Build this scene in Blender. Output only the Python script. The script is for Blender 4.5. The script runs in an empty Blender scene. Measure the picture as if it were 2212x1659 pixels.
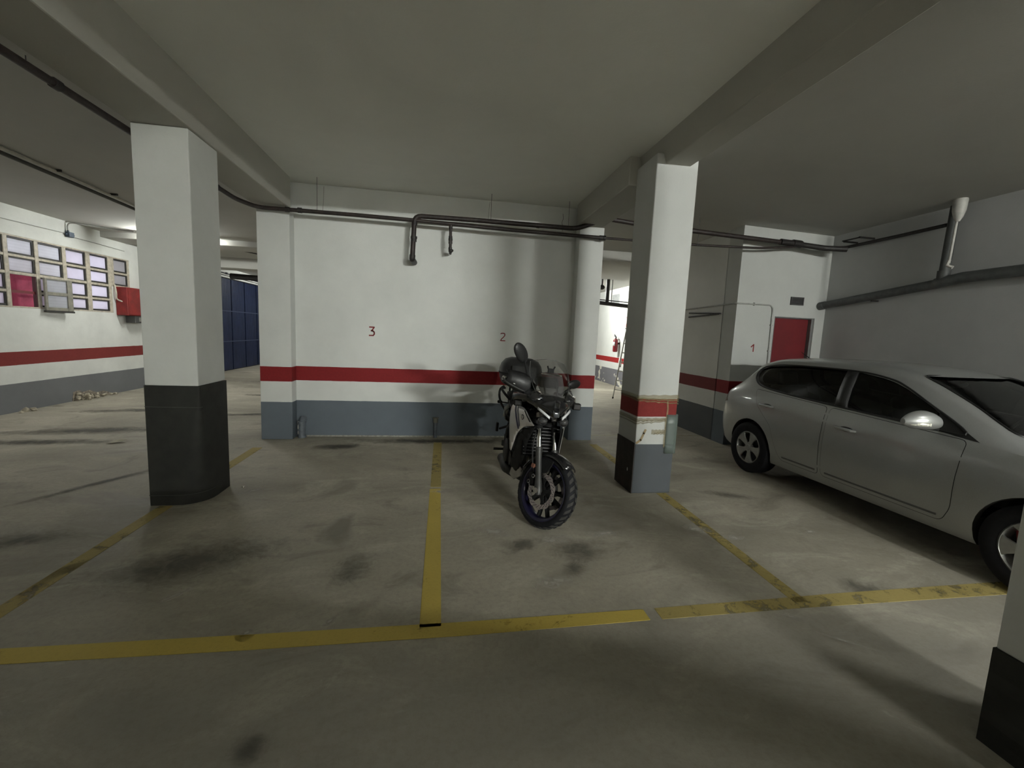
import bpy, bmesh, math, random
from mathutils import Vector, Matrix
import numpy as np

random.seed(7)
R = math.radians
SC = bpy.context.scene
COL = SC.collection

# ------------------------------------------------------------------ camera
cam_d = bpy.data.cameras.new('camera')
cam = bpy.data.objects.new('camera', cam_d)
COL.objects.link(cam)
YAW, PITCH, ROLL, FPX = 0.16516, -0.11679, 0.043816, 930.83
fw = Vector((math.sin(YAW) * math.cos(PITCH), math.cos(YAW) * math.cos(PITCH), math.sin(PITCH)))
r0 = Vector((math.cos(YAW), -math.sin(YAW), 0)); u0 = r0.cross(fw)
rt = math.cos(ROLL) * r0 + math.sin(ROLL) * u0
up = -math.sin(ROLL) * r0 + math.cos(ROLL) * u0
cm = Matrix.Identity(4)
for i in range(3):
    cm[i][0], cm[i][1], cm[i][2] = rt[i], up[i], -fw[i]
cm[0][3], cm[1][3], cm[2][3] = 0.0, 0.0, 1.6
cam.matrix_world = cm
cam_d.sensor_width = 36.0
cam_d.sensor_fit = 'HORIZONTAL'
cam_d.lens = FPX / 2212 * 36.0
cam_d.clip_start = 0.02
SC.camera = cam

# ------------------------------------------------------------------ world (overcast daylight outside the windows)
world = bpy.data.worlds.new('world'); SC.world = world
world.use_nodes = True
wb = world.node_tree.nodes['Background']
wb.inputs[0].default_value = (0.93, 0.93, 1.0, 1)
wb.inputs[1].default_value = 0.9

# ------------------------------------------------------------------ view
SC.view_settings.view_transform = 'Standard'
SC.view_settings.look = 'None'
SC.view_settings.gamma = 1.0
SC.view_settings.use_curve_mapping = False
SC.view_settings.exposure = 0.68
SC.cycles.max_bounces = 9
SC.cycles.diffuse_bounces = 5
SC.cycles.glossy_bounces = 4
SC.cycles.transparent_max_bounces = 16
SC.cycles.use_denoising = True
SC.cycles.caustics_reflective = False
SC.cycles.caustics_refractive = False

# fluorescent battens: (name, position of the middle, tube axis, tube strength, label)
LAMPS = [
    ('strip_light', (4.15, 0.0, 3.335), 'Y', 340.0, 'long fluorescent strip light on the ceiling to the right of the camera'),
    ('strip_light', (-5.22, 9.72, 3.13), 'X', 190.0, 'fluorescent strip light hidden behind the black based pillar by the windows'),
    ('strip_light', (3.6, 13.2, 3.15), 'Y', 640.0, 'fluorescent strip light over the passage to the fire extinguisher'),
    ('strip_light', (-4.6, 16.6, 3.12), 'Y', 170.0, 'fluorescent strip light in front of the blue doors'),
    ('strip_light', (5.20, -9.0, 3.335), 'X', 3350.0, 'fluorescent strip light far behind the camera on the right hand ceiling'),
    ('strip_light', (2.9, -11.0, 3.335), 'X', 1480.0, 'fluorescent strip light at the far end of the garage behind the camera'),
]

# ------------------------------------------------------------------ material helpers
def new_mat(name):
    m = bpy.data.materials.new(name); m.use_nodes = True
    nt = m.node_tree
    return m, nt, nt.nodes['Principled BSDF']

def N(nt, kind, **kw):
    n = nt.nodes.new(kind)
    for k, v in kw.items():
        setattr(n, k, v)
    return n

def noise(nt, scale, detail=4, rough=0.55, vec=None, dist=0.0):
    n = N(nt, 'ShaderNodeTexNoise')
    n.inputs['Scale'].default_value = scale
    n.inputs['Detail'].default_value = detail
    n.inputs['Roughness'].default_value = rough
    n.inputs['Distortion'].default_value = dist
    if vec is not None:
        nt.links.new(vec, n.inputs['Vector'])
    return n.outputs['Fac']

def ramp(nt, fac, a, b, ca=(0, 0, 0, 1), cb=(1, 1, 1, 1)):
    n = N(nt, 'ShaderNodeValToRGB')
    n.color_ramp.elements[0].position = a; n.color_ramp.elements[0].color = ca
    n.color_ramp.elements[1].position = b; n.color_ramp.elements[1].color = cb
    nt.links.new(fac, n.inputs['Fac'])
    return n.outputs['Color']

def mix(nt, fac, a, b, blend='MIX'):
    n = N(nt, 'ShaderNodeMix', data_type='RGBA', blend_type=blend)
    for sock, val in ((0, fac), (6, a), (7, b)):
        if hasattr(val, 'is_linked') or hasattr(val, 'links'):
            nt.links.new(val, n.inputs[sock])
        elif sock == 0:
            n.inputs[0].default_value = val
        else:
            n.inputs[sock].default_value = (*val[:3], 1)
    return n.outputs[2]

def math_n(nt, op, a, b=None):
    n = N(nt, 'ShaderNodeMath', operation=op)
    for i, v in enumerate((a, b)):
        if v is None: continue
        if hasattr(v, 'links'): nt.links.new(v, n.inputs[i])
        else: n.inputs[i].default_value = v
    return n.outputs[0]

def bump(nt, bsdf, h, strength=0.3, dist=0.01):
    b = N(nt, 'ShaderNodeBump')
    b.inputs['Strength'].default_value = strength
    b.inputs['Distance'].default_value = dist
    nt.links.new(h, b.inputs['Height'])
    nt.links.new(b.outputs['Normal'], bsdf.inputs['Normal'])

def position(nt):
    g = N(nt, 'ShaderNodeNewGeometry')
    return g.outputs['Position']

def objco(nt):
    return N(nt, 'ShaderNodeTexCoord').outputs['Object']

def simple(name, col, rough=0.6, metal=0.0, vary=0.12, scale=14.0, spec=0.5, coat=0.0, bmp=0.0):
    m, nt, b = new_mat(name)
    v = noise(nt, scale, 4, 0.6, objco(nt))
    dark = tuple(c * (1 - vary) for c in col); light = tuple(min(1, c * (1 + vary)) for c in col)
    c = ramp(nt, v, 0.35, 0.65, (*dark, 1), (*light, 1))
    nt.links.new(c, b.inputs['Base Color'])
    b.inputs['Roughness'].default_value = rough
    b.inputs['Metallic'].default_value = metal
    b.inputs['Specular IOR Level'].default_value = spec
    b.inputs['Coat Weight'].default_value = coat
    b.inputs['Coat Roughness'].default_value = 0.08
    if bmp:
        bump(nt, b, noise(nt, scale * 8, 3, 0.6, objco(nt)), bmp, 0.004)
    return m

WHITE = (0.70, 0.71, 0.685)
def wall_paint(name, grey_top=0.525, red_lo=0.81, red_hi=1.012, grey=(0.115, 0.135, 0.155), red=(0.20, 0.012, 0.014), white=WHITE, dirt=0.12, peel=0.0, black_side=None):
    """White emulsion with a red band and a grey dado painted by height."""
    m, nt, b = new_mat(name)
    pos = position(nt)
    sep = N(nt, 'ShaderNodeSeparateXYZ'); nt.links.new(pos, sep.inputs[0])
    z = sep.outputs['Z']
    wob = math_n(nt, 'MULTIPLY', math_n(nt, 'SUBTRACT', noise(nt, 6.0, 3, 0.5, pos), 0.5), 0.008)
    z = math_n(nt, 'ADD', z, wob)
    isgrey = math_n(nt, 'LESS_THAN', z, grey_top)
    isred = math_n(nt, 'MULTIPLY', math_n(nt, 'GREATER_THAN', z, red_lo), math_n(nt, 'LESS_THAN', z, red_hi))
    big = noise(nt, 1.3, 5, 0.65, pos)
    fine = noise(nt, 38.0, 4, 0.7, pos)
    w1 = mix(nt, ramp(nt, big, 0.3, 0.7), tuple(c * (1 - dirt) for c in white), white)
    w1 = mix(nt, math_n(nt, 'MULTIPLY', ramp(nt, fine, 0.62, 0.75), dirt * 2.0), w1, tuple(c * 0.75 for c in white))
    g1 = mix(nt, ramp(nt, big, 0.3, 0.7), tuple(c * 0.9 for c in grey), tuple(c * 1.1 for c in grey))
    if peel:
        pm = math_n(nt, 'GREATER_THAN', noise(nt, 3.2, 3, 0.5, pos), 1 - peel)
        g1 = mix(nt, pm, g1, (0.62, 0.60, 0.52))
    c = mix(nt, isgrey, w1, g1)
    rr = mix(nt, ramp(nt, fine, 0.4, 0.7), red, tuple(x * 1.18 for x in red))
    c = mix(nt, isred, c, rr)
    nt.links.new(c, b.inputs['Base Color'])
    b.inputs['Roughness'].default_value = 0.72
    b.inputs['Specular IOR Level'].default_value = 0.3
    bump(nt, b, noise(nt, 55, 4, 0.65, pos), 0.25, 0.004)
    return m

def ceiling_paint(name, col):
    m, nt, b = new_mat(name)
    pos = position(nt)
    big = noise(nt, 0.7, 5, 0.65, pos, 0.4)
    c = mix(nt, ramp(nt, big, 0.25, 0.75), tuple(x * 0.88 for x in col), col)
    c = mix(nt, math_n(nt, 'MULTIPLY', ramp(nt, noise(nt, 25, 4, 0.7, pos), 0.6, 0.8), 0.12), c, tuple(x * 0.7 for x in col))
    nt.links.new(c, b.inputs['Base Color'])
    b.inputs['Roughness'].default_value = 0.9
    b.inputs['Specular IOR Level'].default_value = 0.2
    bump(nt, b, noise(nt, 60, 4, 0.65, pos), 0.3, 0.004)
    return m

def floor_mat():
    m, nt, b = new_mat('worn_concrete')
    pos = position(nt)
    mp = N(nt, 'ShaderNodeMapping'); nt.links.new(pos, mp.inputs['Vector'])
    mp.inputs['Scale'].default_value = (0.55, 1.0, 1.0)
    v = mp.outputs[0]
    big = noise(nt, 0.55, 6, 0.62, v, 0.6)
    mid = noise(nt, 2.2, 6, 0.7, v, 0.8)
    fine = noise(nt, 30, 5, 0.75, pos)
    base = mix(nt, ramp(nt, big, 0.34, 0.66), (0.263, 0.242, 0.195), (0.473, 0.437, 0.357))
    base = mix(nt, math_n(nt, 'MULTIPLY', ramp(nt, mid, 0.52, 0.70), 0.5), base, (0.620, 0.592, 0.493))
    base = mix(nt, math_n(nt, 'MULTIPLY', ramp(nt, mid, 0.30, 0.44, (1, 1, 1, 1), (0, 0, 0, 1)), 0.6), base, (0.158, 0.139, 0.107))
    # the aisle, turning greyer and darker towards the camera
    sp = N(nt, 'ShaderNodeSeparateXYZ'); nt.links.new(pos, sp.inputs[0])
    yv = math_n(nt, 'ADD', sp.outputs['Y'], math_n(nt, 'MULTIPLY', math_n(nt, 'SUBTRACT', mid, 0.5), 1.2))
    aisle = ramp(nt, math_n(nt, 'MULTIPLY', yv, 0.25), 0.42, 0.62, (1, 1, 1, 1), (0, 0, 0, 1))
    base = mix(nt, math_n(nt, 'MULTIPLY', aisle, 0.55), base, (0.242, 0.231, 0.206))
    # oil stains
    st = noise(nt, 0.9, 4, 0.55, pos, 1.1)
    base = mix(nt, math_n(nt, 'MULTIPLY', ramp(nt, st, 0.60, 0.72), 0.6), base, (0.126, 0.113, 0.090))
    # chalky scuffs
    sc = noise(nt, 5.0, 7, 0.8, v, 1.5)
    base = mix(nt, math_n(nt, 'MULTIPLY', ramp(nt, sc, 0.62, 0.74), 0.5), base, (0.588, 0.560, 0.483))
    base = mix(nt, math_n(nt, 'MULTIPLY', ramp(nt, fine, 0.45, 0.8), 0.45), base, (0.179, 0.164, 0.132))
    nt.links.new(base, b.inputs['Base Color'])
    nt.links.new(ramp(nt, mid, 0.3, 0.7, (0.55, 0.55, 0.55, 1), (0.8, 0.8, 0.8, 1)), b.inputs['Roughness'])
    b.inputs['Specular IOR Level'].default_value = 0.3
    bump(nt, b, fine, 0.35, 0.004)
    return m

def worn_paint(name, col, wear=0.5, scale=9.0, alpha=1.0):
    m, nt, b = new_mat(name)
    pos = position(nt)
    f = noise(nt, scale, 7, 0.78, pos, 0.6)
    f2 = noise(nt, 1.1, 4, 0.6, pos)
    c = mix(nt, ramp(nt, f2, 0.35, 0.65), tuple(x * 0.85 for x in col), col)
    c = mix(nt, math_n(nt, 'MULTIPLY', ramp(nt, noise(nt, 60, 3, 0.7, pos), 0.5, 0.75), 0.3), c, tuple(x * 0.5 for x in col))
    nt.links.new(c, b.inputs['Base Color'])
    b.inputs['Roughness'].default_value = 0.75
    a = ramp(nt, math_n(nt, 'ADD', f, math_n(nt, 'MULTIPLY', math_n(nt, 'SUBTRACT', f2, 0.5), 0.45)), wear - 0.10, wear + 0.06, (0, 0, 0, 1), (alpha, alpha, alpha, 1))
    nt.links.new(a, b.inputs['Alpha'])
    return m

def car_paint(name, col, rough=0.32, metal=0.75):
    m, nt, b = new_mat(name)
    fl = noise(nt, 900, 2, 0.5, objco(nt))
    dust = noise(nt, 3.0, 5, 0.6, objco(nt))
    c = mix(nt, ramp(nt, fl, 0.4, 0.65), tuple(x * 0.85 for x in col), tuple(min(1, x * 1.15) for x in col))
    c = mix(nt, math_n(nt, 'MULTIPLY', ramp(nt, dust, 0.4, 0.7), 0.25), c, (0.30, 0.29, 0.26))
    nt.links.new(c, b.inputs['Base Color'])
    b.inputs['Metallic'].default_value = metal
    b.inputs['Roughness'].default_value = rough
    b.inputs['Coat Weight'].default_value = 0.8
    b.inputs['Coat Roughness'].default_value = 0.06
    return m

def glass_mat(name, tint=(0.5, 0.52, 0.5), gloss=1.0, rough=0.02):
    m = bpy.data.materials.new(name); m.use_nodes = True
    nt = m.node_tree; nt.nodes.clear()
    out = N(nt, 'ShaderNodeOutputMaterial')
    t = N(nt, 'ShaderNodeBsdfTransparent'); t.inputs[0].default_value = (*tint, 1)
    g = N(nt, 'ShaderNodeBsdfGlossy'); g.inputs['Roughness'].default_value = rough
    g.inputs[0].default_value = (gloss, gloss, gloss, 1)
    fr = N(nt, 'ShaderNodeFresnel'); fr.inputs['IOR'].default_value = 1.5
    mx = N(nt, 'ShaderNodeMixShader')
    nt.links.new(fr.outputs[0], mx.inputs[0]); nt.links.new(t.outputs[0], mx.inputs[1]); nt.links.new(g.outputs[0], mx.inputs[2])
    nt.links.new(mx.outputs[0], out.inputs[0])
    return m

def translucent_mat(name, col, stripes=90.0):
    """Obscured, finely ribbed plastic pane lit from behind by the day."""
    m = bpy.data.materials.new(name); m.use_nodes = True
    nt = m.node_tree; nt.nodes.clear()
    out = N(nt, 'ShaderNodeOutputMaterial')
    pos = position(nt)
    sep = N(nt, 'ShaderNodeSeparateXYZ'); nt.links.new(pos, sep.inputs[0])
    w = math_n(nt, 'SINE', math_n(nt, 'MULTIPLY', sep.outputs['Z'], stripes * math.pi))
    w = math_n(nt, 'MULTIPLY', math_n(nt, 'ADD', w, 1.0), 0.5)
    d = noise(nt, 7, 4, 0.6, pos)
    c = mix(nt, math_n(nt, 'MULTIPLY', w, 0.25), col, tuple(x * 0.75 for x in col))
    c = mix(nt, math_n(nt, 'MULTIPLY', ramp(nt, d, 0.4, 0.7), 0.2), c, tuple(x * 0.7 for x in col))
    t = N(nt, 'ShaderNodeBsdfTranslucent'); nt.links.new(c, t.inputs[0])
    df = N(nt, 'ShaderNodeBsdfDiffuse'); nt.links.new(c, df.inputs[0])
    mx = N(nt, 'ShaderNodeMixShader'); mx.inputs[0].default_value = 0.3
    nt.links.new(t.outputs[0], mx.inputs[1]); nt.links.new(df.outputs[0], mx.inputs[2])
    nt.links.new(mx.outputs[0], out.inputs[0])
    return m

def emitter(name, col, strength):
    m = bpy.data.materials.new(name); m.use_nodes = True
    nt = m.node_tree; nt.nodes.clear()
    out = N(nt, 'ShaderNodeOutputMaterial'); e = N(nt, 'ShaderNodeEmission')
    e.inputs[0].default_value = (*col, 1); e.inputs[1].default_value = strength
    nt.links.new(e.outputs[0], out.inputs[0])
    return m

def stain_mat(name, col, cut, strength, scale=9.0, rough=0.7):
    """Blotch that thins out towards its rim and breaks up by noise."""
    m, nt, b = new_mat(name)
    tc = N(nt, 'ShaderNodeTexCoord')
    ln = N(nt, 'ShaderNodeVectorMath', operation='LENGTH'); nt.links.new(tc.outputs['Object'], ln.inputs[0])
    pos = position(nt)
    n_ = noise(nt, scale, 6, 0.72, pos, 0.8)
    fac = math_n(nt, 'ADD', math_n(nt, 'SUBTRACT', 1.0, ln.outputs['Value']), math_n(nt, 'MULTIPLY', math_n(nt, 'SUBTRACT', n_, 0.5), 1.5))
    a = ramp(nt, fac, cut, cut + 0.6, (0, 0, 0, 1), (strength, strength, strength, 1))
    b.inputs['Base Color'].default_value = (*col, 1); b.inputs['Roughness'].default_value = rough
    nt.links.new(a, b.inputs['Alpha'])
    return m

# ------------------------------------------------------------------ mesh helpers
class MB:
    """Collects shapes into one mesh."""
    def __init__(s, xf=None):
        s.v = []; s.f = []; s.mi = []; s.xf = xf
    def add(s, verts, faces, mi=0):
        o = len(s.v)
        for p in verts:
            p = Vector(p)
            s.v.append(s.xf @ p if s.xf else p)
        for f in faces:
            s.f.append([i + o for i in f]); s.mi.append(mi)
        return s
    def box(s, a, b, mi=0):
        (x0, y0, z0), (x1, y1, z1) = a, b
        return s.add([(x0, y0, z0), (x1, y0, z0), (x1, y1, z0), (x0, y1, z0), (x0, y0, z1), (x1, y0, z1), (x1, y1, z1), (x0, y1, z1)],
                     [(0, 3, 2, 1), (4, 5, 6, 7), (0, 1, 5, 4), (1, 2, 6, 5), (2, 3, 7, 6), (3, 0, 4, 7)], mi)
    def rbox(s, c, size, rot=(0, 0, 0), mi=0, mat=None):
        from mathutils import Euler
        m = (mat if mat is not None else Euler(rot).to_matrix())
        c = Vector(c); h = [k / 2 for k in size]
        vs = [c + m @ Vector((sx * h[0], sy * h[1], sz * h[2])) for sz in (-1, 1) for sx, sy in ((-1, -1), (1, -1), (1, 1), (-1, 1))]
        return s.add(vs, [(0, 3, 2, 1), (4, 5, 6, 7), (0, 1, 5, 4), (1, 2, 6, 5), (2, 3, 7, 6), (3, 0, 4, 7)], mi)
    def tube(s, pts, r, seg=10, caps=True, mi=0, sx=1.0):
        pts = [Vector(p) for p in pts]
        rs = r if isinstance(r, (list, tuple)) else [r] * len(pts)
        n = len(pts); o = []; prev = None
        vs = []
        for i, p in enumerate(pts):
            t = (pts[min(i + 1, n - 1)] - pts[max(i - 1, 0)]).normalized()
            if prev is None:
                a = Vector((0, 0, 1)) if abs(t.z) < 0.9 else Vector((1, 0, 0))
                nx = t.cross(a).normalized()
            else:
                nx = (prev - t * prev.dot(t)).normalized()
            prev = nx; ny = t.cross(nx)
            for k in range(seg):
                a = 2 * math.pi * k / seg
                vs.append(p + (nx * math.cos(a) * sx + ny * math.sin(a)) * rs[i])
        fs = []
        for i in range(n - 1):
            for k in range(seg):
                k2 = (k + 1) % seg
                fs.append((i * seg + k, i * seg + k2, (i + 1) * seg + k2, (i + 1) * seg + k))
        if caps:
            fs.append(tuple(range(seg - 1, -1, -1))); fs.append(tuple((n - 1) * seg + k for k in range(seg)))
        return s.add(vs, fs, mi)
    def lathe(s, prof, c=(0, 0, 0), axis='Z', seg=32, mi=0, closed=False, a0=0.0, a1=2 * math.pi):
        """prof: (radius, height along the axis)."""
        c = Vector(c); n = len(prof); full = abs(a1 - a0 - 2 * math.pi) < 1e-6
        cols = seg if full else seg + 1
        vs = []
        for k in range(cols):
            a = a0 + (a1 - a0) * k / seg
            ca, sa = math.cos(a), math.sin(a)
            for rr, h in prof:
                if axis == 'Z': q = (rr * ca, rr * sa, h)
                elif axis == 'Y': q = (rr * sa, h, rr * ca)
                else: q = (h, rr * ca, rr * sa)
                vs.append(c + Vector(q))
        fs = []
        for k in range(seg):
            k2 = (k + 1) % cols
            for i in range(n - 1 + (1 if closed else 0)):
                j = (i + 1) % n
                fs.append((k * n + i, k2 * n + i, k2 * n + j, k * n + j))
        return s.add(vs, fs, mi)
    def loft(s, secs, closed=True, caps=True, mi=0):
        n = len(secs[0]); vs = [p for q in secs for p in q]; fs = []
        for i in range(len(secs) - 1):
            for k in range(n if closed else n - 1):
                k2 = (k + 1) % n
                fs.append((i * n + k, i * n + k2, (i + 1) * n + k2, (i + 1) * n + k))
        if caps and closed:
            fs.append(tuple(range(n - 1, -1, -1))); fs.append(tuple((len(secs) - 1) * n + k for k in range(n)))
        return s.add(vs, fs, mi)
    def prism(s, poly, fn, d0, d1, mi=0):
        """poly of (a, b); fn(a, b, d) -> point; extruded from d0 to d1."""
        n = len(poly)
        vs = [fn(a, b, d0) for a, b in poly] + [fn(a, b, d1) for a, b in poly]
        fs = [tuple(range(n - 1, -1, -1)), tuple(range(n, 2 * n))] + [(k, (k + 1) % n, n + (k + 1) % n, n + k) for k in range(n)]
        return s.add(vs, fs, mi)
    def ell(s, c, r, seg=16, rings=10, mi=0, rot=None):
        c = Vector(c); vs = []; fs = []
        m = rot if rot is not None else Matrix.Identity(3)
        vs.append(c + m @ Vector((0, 0, -r[2])))
        for i in range(1, rings):
            t = -math.pi / 2 + math.pi * i / rings
            for k in range(seg):
                a = 2 * math.pi * k / seg
                vs.append(c + m @ Vector((r[0] * math.cos(t) * math.cos(a), r[1] * math.cos(t) * math.sin(a), r[2] * math.sin(t))))
        vs.append(c + m @ Vector((0, 0, r[2])))
        for k in range(seg): fs.append((0, 1 + (k + 1) % seg, 1 + k))
        for i in range(rings - 2):
            for k in range(seg):
                k2 = (k + 1) % seg
                fs.append((1 + i * seg + k, 1 + i * seg + k2, 1 + (i + 1) * seg + k2, 1 + (i + 1) * seg + k))
        L = len(vs) - 1; b = 1 + (rings - 2) * seg
        for k in range(seg): fs.append((b + k, b + (k + 1) % seg, L))
        return s.add(vs, fs, mi)
    def mesh(s, name, fix=True):
        me = bpy.data.meshes.new(name)
        me.from_pydata([tuple(v) for v in s.v], [], s.f)
        me.polygons.foreach_set('material_index', s.mi)
        if fix:
            bm = bmesh.new(); bm.from_mesh(me)
            bmesh.ops.recalc_face_normals(bm, faces=bm.faces)
            bm.to_mesh(me); bm.free()
        me.update()
        return me
    def build(s, name, mats, parent=None, smooth=True, bevel=0.0, seg=2, angle=38, fix=True, solidify=0.0, subsurf=0):
        me = s.mesh(name, fix)
        return link(name, me, mats, parent, smooth, bevel, seg, angle, solidify, subsurf)

def link(name, me, mats, parent=None, smooth=True, bevel=0.0, seg=2, angle=38, solidify=0.0, subsurf=0):
    for m in (mats if isinstance(mats, (list, tuple)) else [mats]):
        me.materials.append(m)
    if smooth:
        me.polygons.foreach_set('use_smooth', [True] * len(me.polygons))
        me.set_sharp_from_angle(angle=R(angle))
    o = bpy.data.objects.new(name, me); COL.objects.link(o)
    if parent is not None:
        o.parent = parent
    if subsurf:
        md = o.modifiers.new('sub', 'SUBSURF'); md.levels = md.render_levels = subsurf
    if solidify:
        md = o.modifiers.new('sol', 'SOLIDIFY'); md.thickness = solidify; md.offset = 0
    if bevel:
        md = o.modifiers.new('bev', 'BEVEL'); md.width = bevel; md.segments = seg; md.limit_method = 'ANGLE'; md.angle_limit = R(40)
        md.harden_normals = False
    return o

def thing(name, label, cat, loc=(0, 0, 0), rotz=0.0, group=None, kind=None):
    o = bpy.data.objects.new(name, None); COL.objects.link(o)
    o.empty_display_size = 0.1
    o.location = loc; o.rotation_euler = (0, 0, rotz)
    return tag(o, label, cat, group, kind)

def tag(o, label, cat, group=None, kind=None):
    o['label'] = label; o['category'] = cat
    if group: o['group'] = group
    if kind: o['kind'] = kind
    return o

def struct(o):
    o['kind'] = 'structure'; return o

def pchip(xs, ys):
    xs = np.array(xs, float); ys = np.array(ys, float)
    h = np.diff(xs); d = np.diff(ys) / h
    m = np.zeros_like(ys)
    for i in range(1, len(xs) - 1):
        if d[i - 1] * d[i] > 0:
            w1, w2 = 2 * h[i] + h[i - 1], h[i] + 2 * h[i - 1]
            m[i] = (w1 + w2) / (w1 / d[i - 1] + w2 / d[i])
    m[0], m[-1] = d[0], d[-1]
    def f(x):
        x = min(max(x, xs[0]), xs[-1])
        i = min(max(int(np.searchsorted(xs, x) - 1), 0), len(xs) - 2)
        t = (x - xs[i]) / h[i]
        return float((2*t**3 - 3*t**2 + 1) * ys[i] + (t**3 - 2*t**2 + t) * h[i] * m[i] + (-2*t**3 + 3*t**2) * ys[i+1] + (t**3 - t**2) * h[i] * m[i+1])
    return f

def round_poly(poly, r, seg=4):
    """Round the corners of a 2-D polygon; r a number or one per corner."""
    out = []; n = len(poly)
    rs = r if isinstance(r, (list, tuple)) else [r] * n
    for i in range(n):
        p0, p, p1 = Vector(poly[i - 1]), Vector(poly[i]), Vector(poly[(i + 1) % n])
        a, b = p0 - p, p1 - p
        q = min(rs[i], a.length * 0.45, b.length * 0.45)
        if q < 1e-6:
            out.append(tuple(p)); continue
        A, B = p + a.normalized() * q, p + b.normalized() * q
        for k in range(seg + 1):
            t = k / seg
            out.append(tuple((1 - t) ** 2 * A + 2 * t * (1 - t) * p + t * t * B))
    return out

def smooth_path(pts, n=6):
    """Catmull-Rom through the points."""
    P = [Vector(p) for p in pts]; out = []
    for i in range(len(P) - 1):
        a, b, c, d = P[max(i - 1, 0)], P[i], P[i + 1], P[min(i + 2, len(P) - 1)]
        for k in range(n):
            t = k / n
            out.append(0.5 * ((2 * b) + (c - a) * t + (2 * a - 5 * b + 4 * c - d) * t * t + (3 * b - a - 3 * c + d) * t ** 3))
    out.append(P[-1]); return out

def bend_path(pts, r=0.08, n=4):
    """Polyline with rounded elbows."""
    P = [Vector(p) for p in pts]; out = [P[0]]
    for i in range(1, len(P) - 1):
        a, b = P[i - 1] - P[i], P[i + 1] - P[i]
        q = min(r, a.length * 0.45, b.length * 0.45)
        A, B = P[i] + a.normalized() * q, P[i] + b.normalized() * q
        for k in range(n + 1):
            t = k / n
            out.append((1 - t) ** 2 * A + 2 * t * (1 - t) * P[i] + t * t * B)
    out.append(P[-1]); return out
# ================================================================== SETTING
M_FLOOR = floor_mat()
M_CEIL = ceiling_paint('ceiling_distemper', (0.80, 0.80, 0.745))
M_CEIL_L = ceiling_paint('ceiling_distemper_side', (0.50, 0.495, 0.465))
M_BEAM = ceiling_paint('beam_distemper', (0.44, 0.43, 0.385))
M_BACK = wall_paint('paint_back')
M_LEFT = wall_paint('paint_left', 0.46, 0.75, 0.965, grey=(0.15, 0.155, 0.16), red=(0.16, 0.022, 0.020), white=(0.72, 0.73, 0.70), dirt=0.2)
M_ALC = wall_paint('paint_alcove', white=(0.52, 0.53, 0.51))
M_FIRE = wall_paint('paint_passage', 0.55, 0.775, 0.945, grey=(0.16, 0.16, 0.175), red=(0.30, 0.02, 0.02), peel=0.40)
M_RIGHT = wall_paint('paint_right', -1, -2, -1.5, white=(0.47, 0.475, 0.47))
M_PLAIN = wall_paint('paint_plain', 0.5, 0.8, 1.0)

def slab(name, boxes, mat, bevel=0.0):
    b = MB()
    for p, q in boxes: b.box(p, q)
    return struct(b.build(name, mat, smooth=False, bevel=bevel))

floor = slab('floor', [((-7.2, -12.2, -0.2), (9, 22.2, 0))], M_FLOOR)

# ceilings: the middle bay is the highest, the window bay the lowest
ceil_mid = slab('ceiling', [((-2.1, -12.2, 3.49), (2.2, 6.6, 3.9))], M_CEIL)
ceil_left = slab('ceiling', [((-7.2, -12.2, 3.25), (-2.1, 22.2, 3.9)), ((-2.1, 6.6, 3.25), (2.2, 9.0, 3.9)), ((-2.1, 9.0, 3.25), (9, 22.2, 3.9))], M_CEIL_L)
b = MB()
xs = [2.2, 4.4, 5.97, 9.0]; ys = [-12.2, -1.0, 6.05, 9.0]
zz = {(2.2, 6.05): 3.37, (4.4, 6.05): 3.355, (5.97, 6.05): 3.31, (5.97, 9.0): 3.30, (9.0, 6.05): 3.31, (9.0, 9.0): 3.30, (4.4, 9.0): 3.30, (2.2, 9.0): 3.30}
vs = [(x, y, zz.get((x, y), 3.37)) for y in ys for x in xs] + [(x, y, 3.9) for y in ys for x in xs]
fs = []
for j in range(3):
    for i in range(3):
        a = j * 4 + i
        fs += [(a, a + 1, a + 5, a + 4), (a + 16, a + 20, a + 21, a + 17)]
for i in range(3): fs += [(i, i + 16, i + 17, i + 1), (12 + i, 13 + i, 29 + i, 28 + i)]
for j in range(3): fs += [(j * 4, j * 4 + 4, j * 4 + 20, j * 4 + 16), (j * 4 + 3, j * 4 + 19, j * 4 + 23, j * 4 + 7)]
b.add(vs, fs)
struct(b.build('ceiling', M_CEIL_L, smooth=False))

# beams
def beam(boxes, mat=M_BEAM, bevel=0.012):
    o = slab('ceiling_beam', boxes, mat, bevel); return o
beam([((-2.43, -12.1, 3.10), (-2.0, 6.3, 3.6))])
b = MB()   # the right beam: its left face leans a little
b.prism([(2.075, 3.275), (2.335, 3.275), (2.335, 3.6), (2.0, 3.6), (2.01, 3.49)], lambda a, c, d: (a, d, c), -12.1, 6.3)
struct(b.build('ceiling_beam', M_BEAM, smooth=False, bevel=0.01))
beam([((1.90, 4.5, 3.2), (2.30, 6.3, 3.6))])
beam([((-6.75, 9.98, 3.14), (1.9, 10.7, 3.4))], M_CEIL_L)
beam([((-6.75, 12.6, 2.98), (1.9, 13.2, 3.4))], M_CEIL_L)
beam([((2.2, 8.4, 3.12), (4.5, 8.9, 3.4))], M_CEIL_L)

# ---- back wall between the two bays, with a pilaster at each end
b = MB()
b.box((-2.42, 6.474, 0), (2.33, 6.75, 3.55))
b.box((-2.42, 6.285, 0), (-2.017, 6.474, 3.1))
b.box((1.955, 6.285, 0), (2.33, 6.474, 3.2))
wall_back = struct(b.build('wall_back', M_BACK, smooth=False, bevel=0.006))
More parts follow.
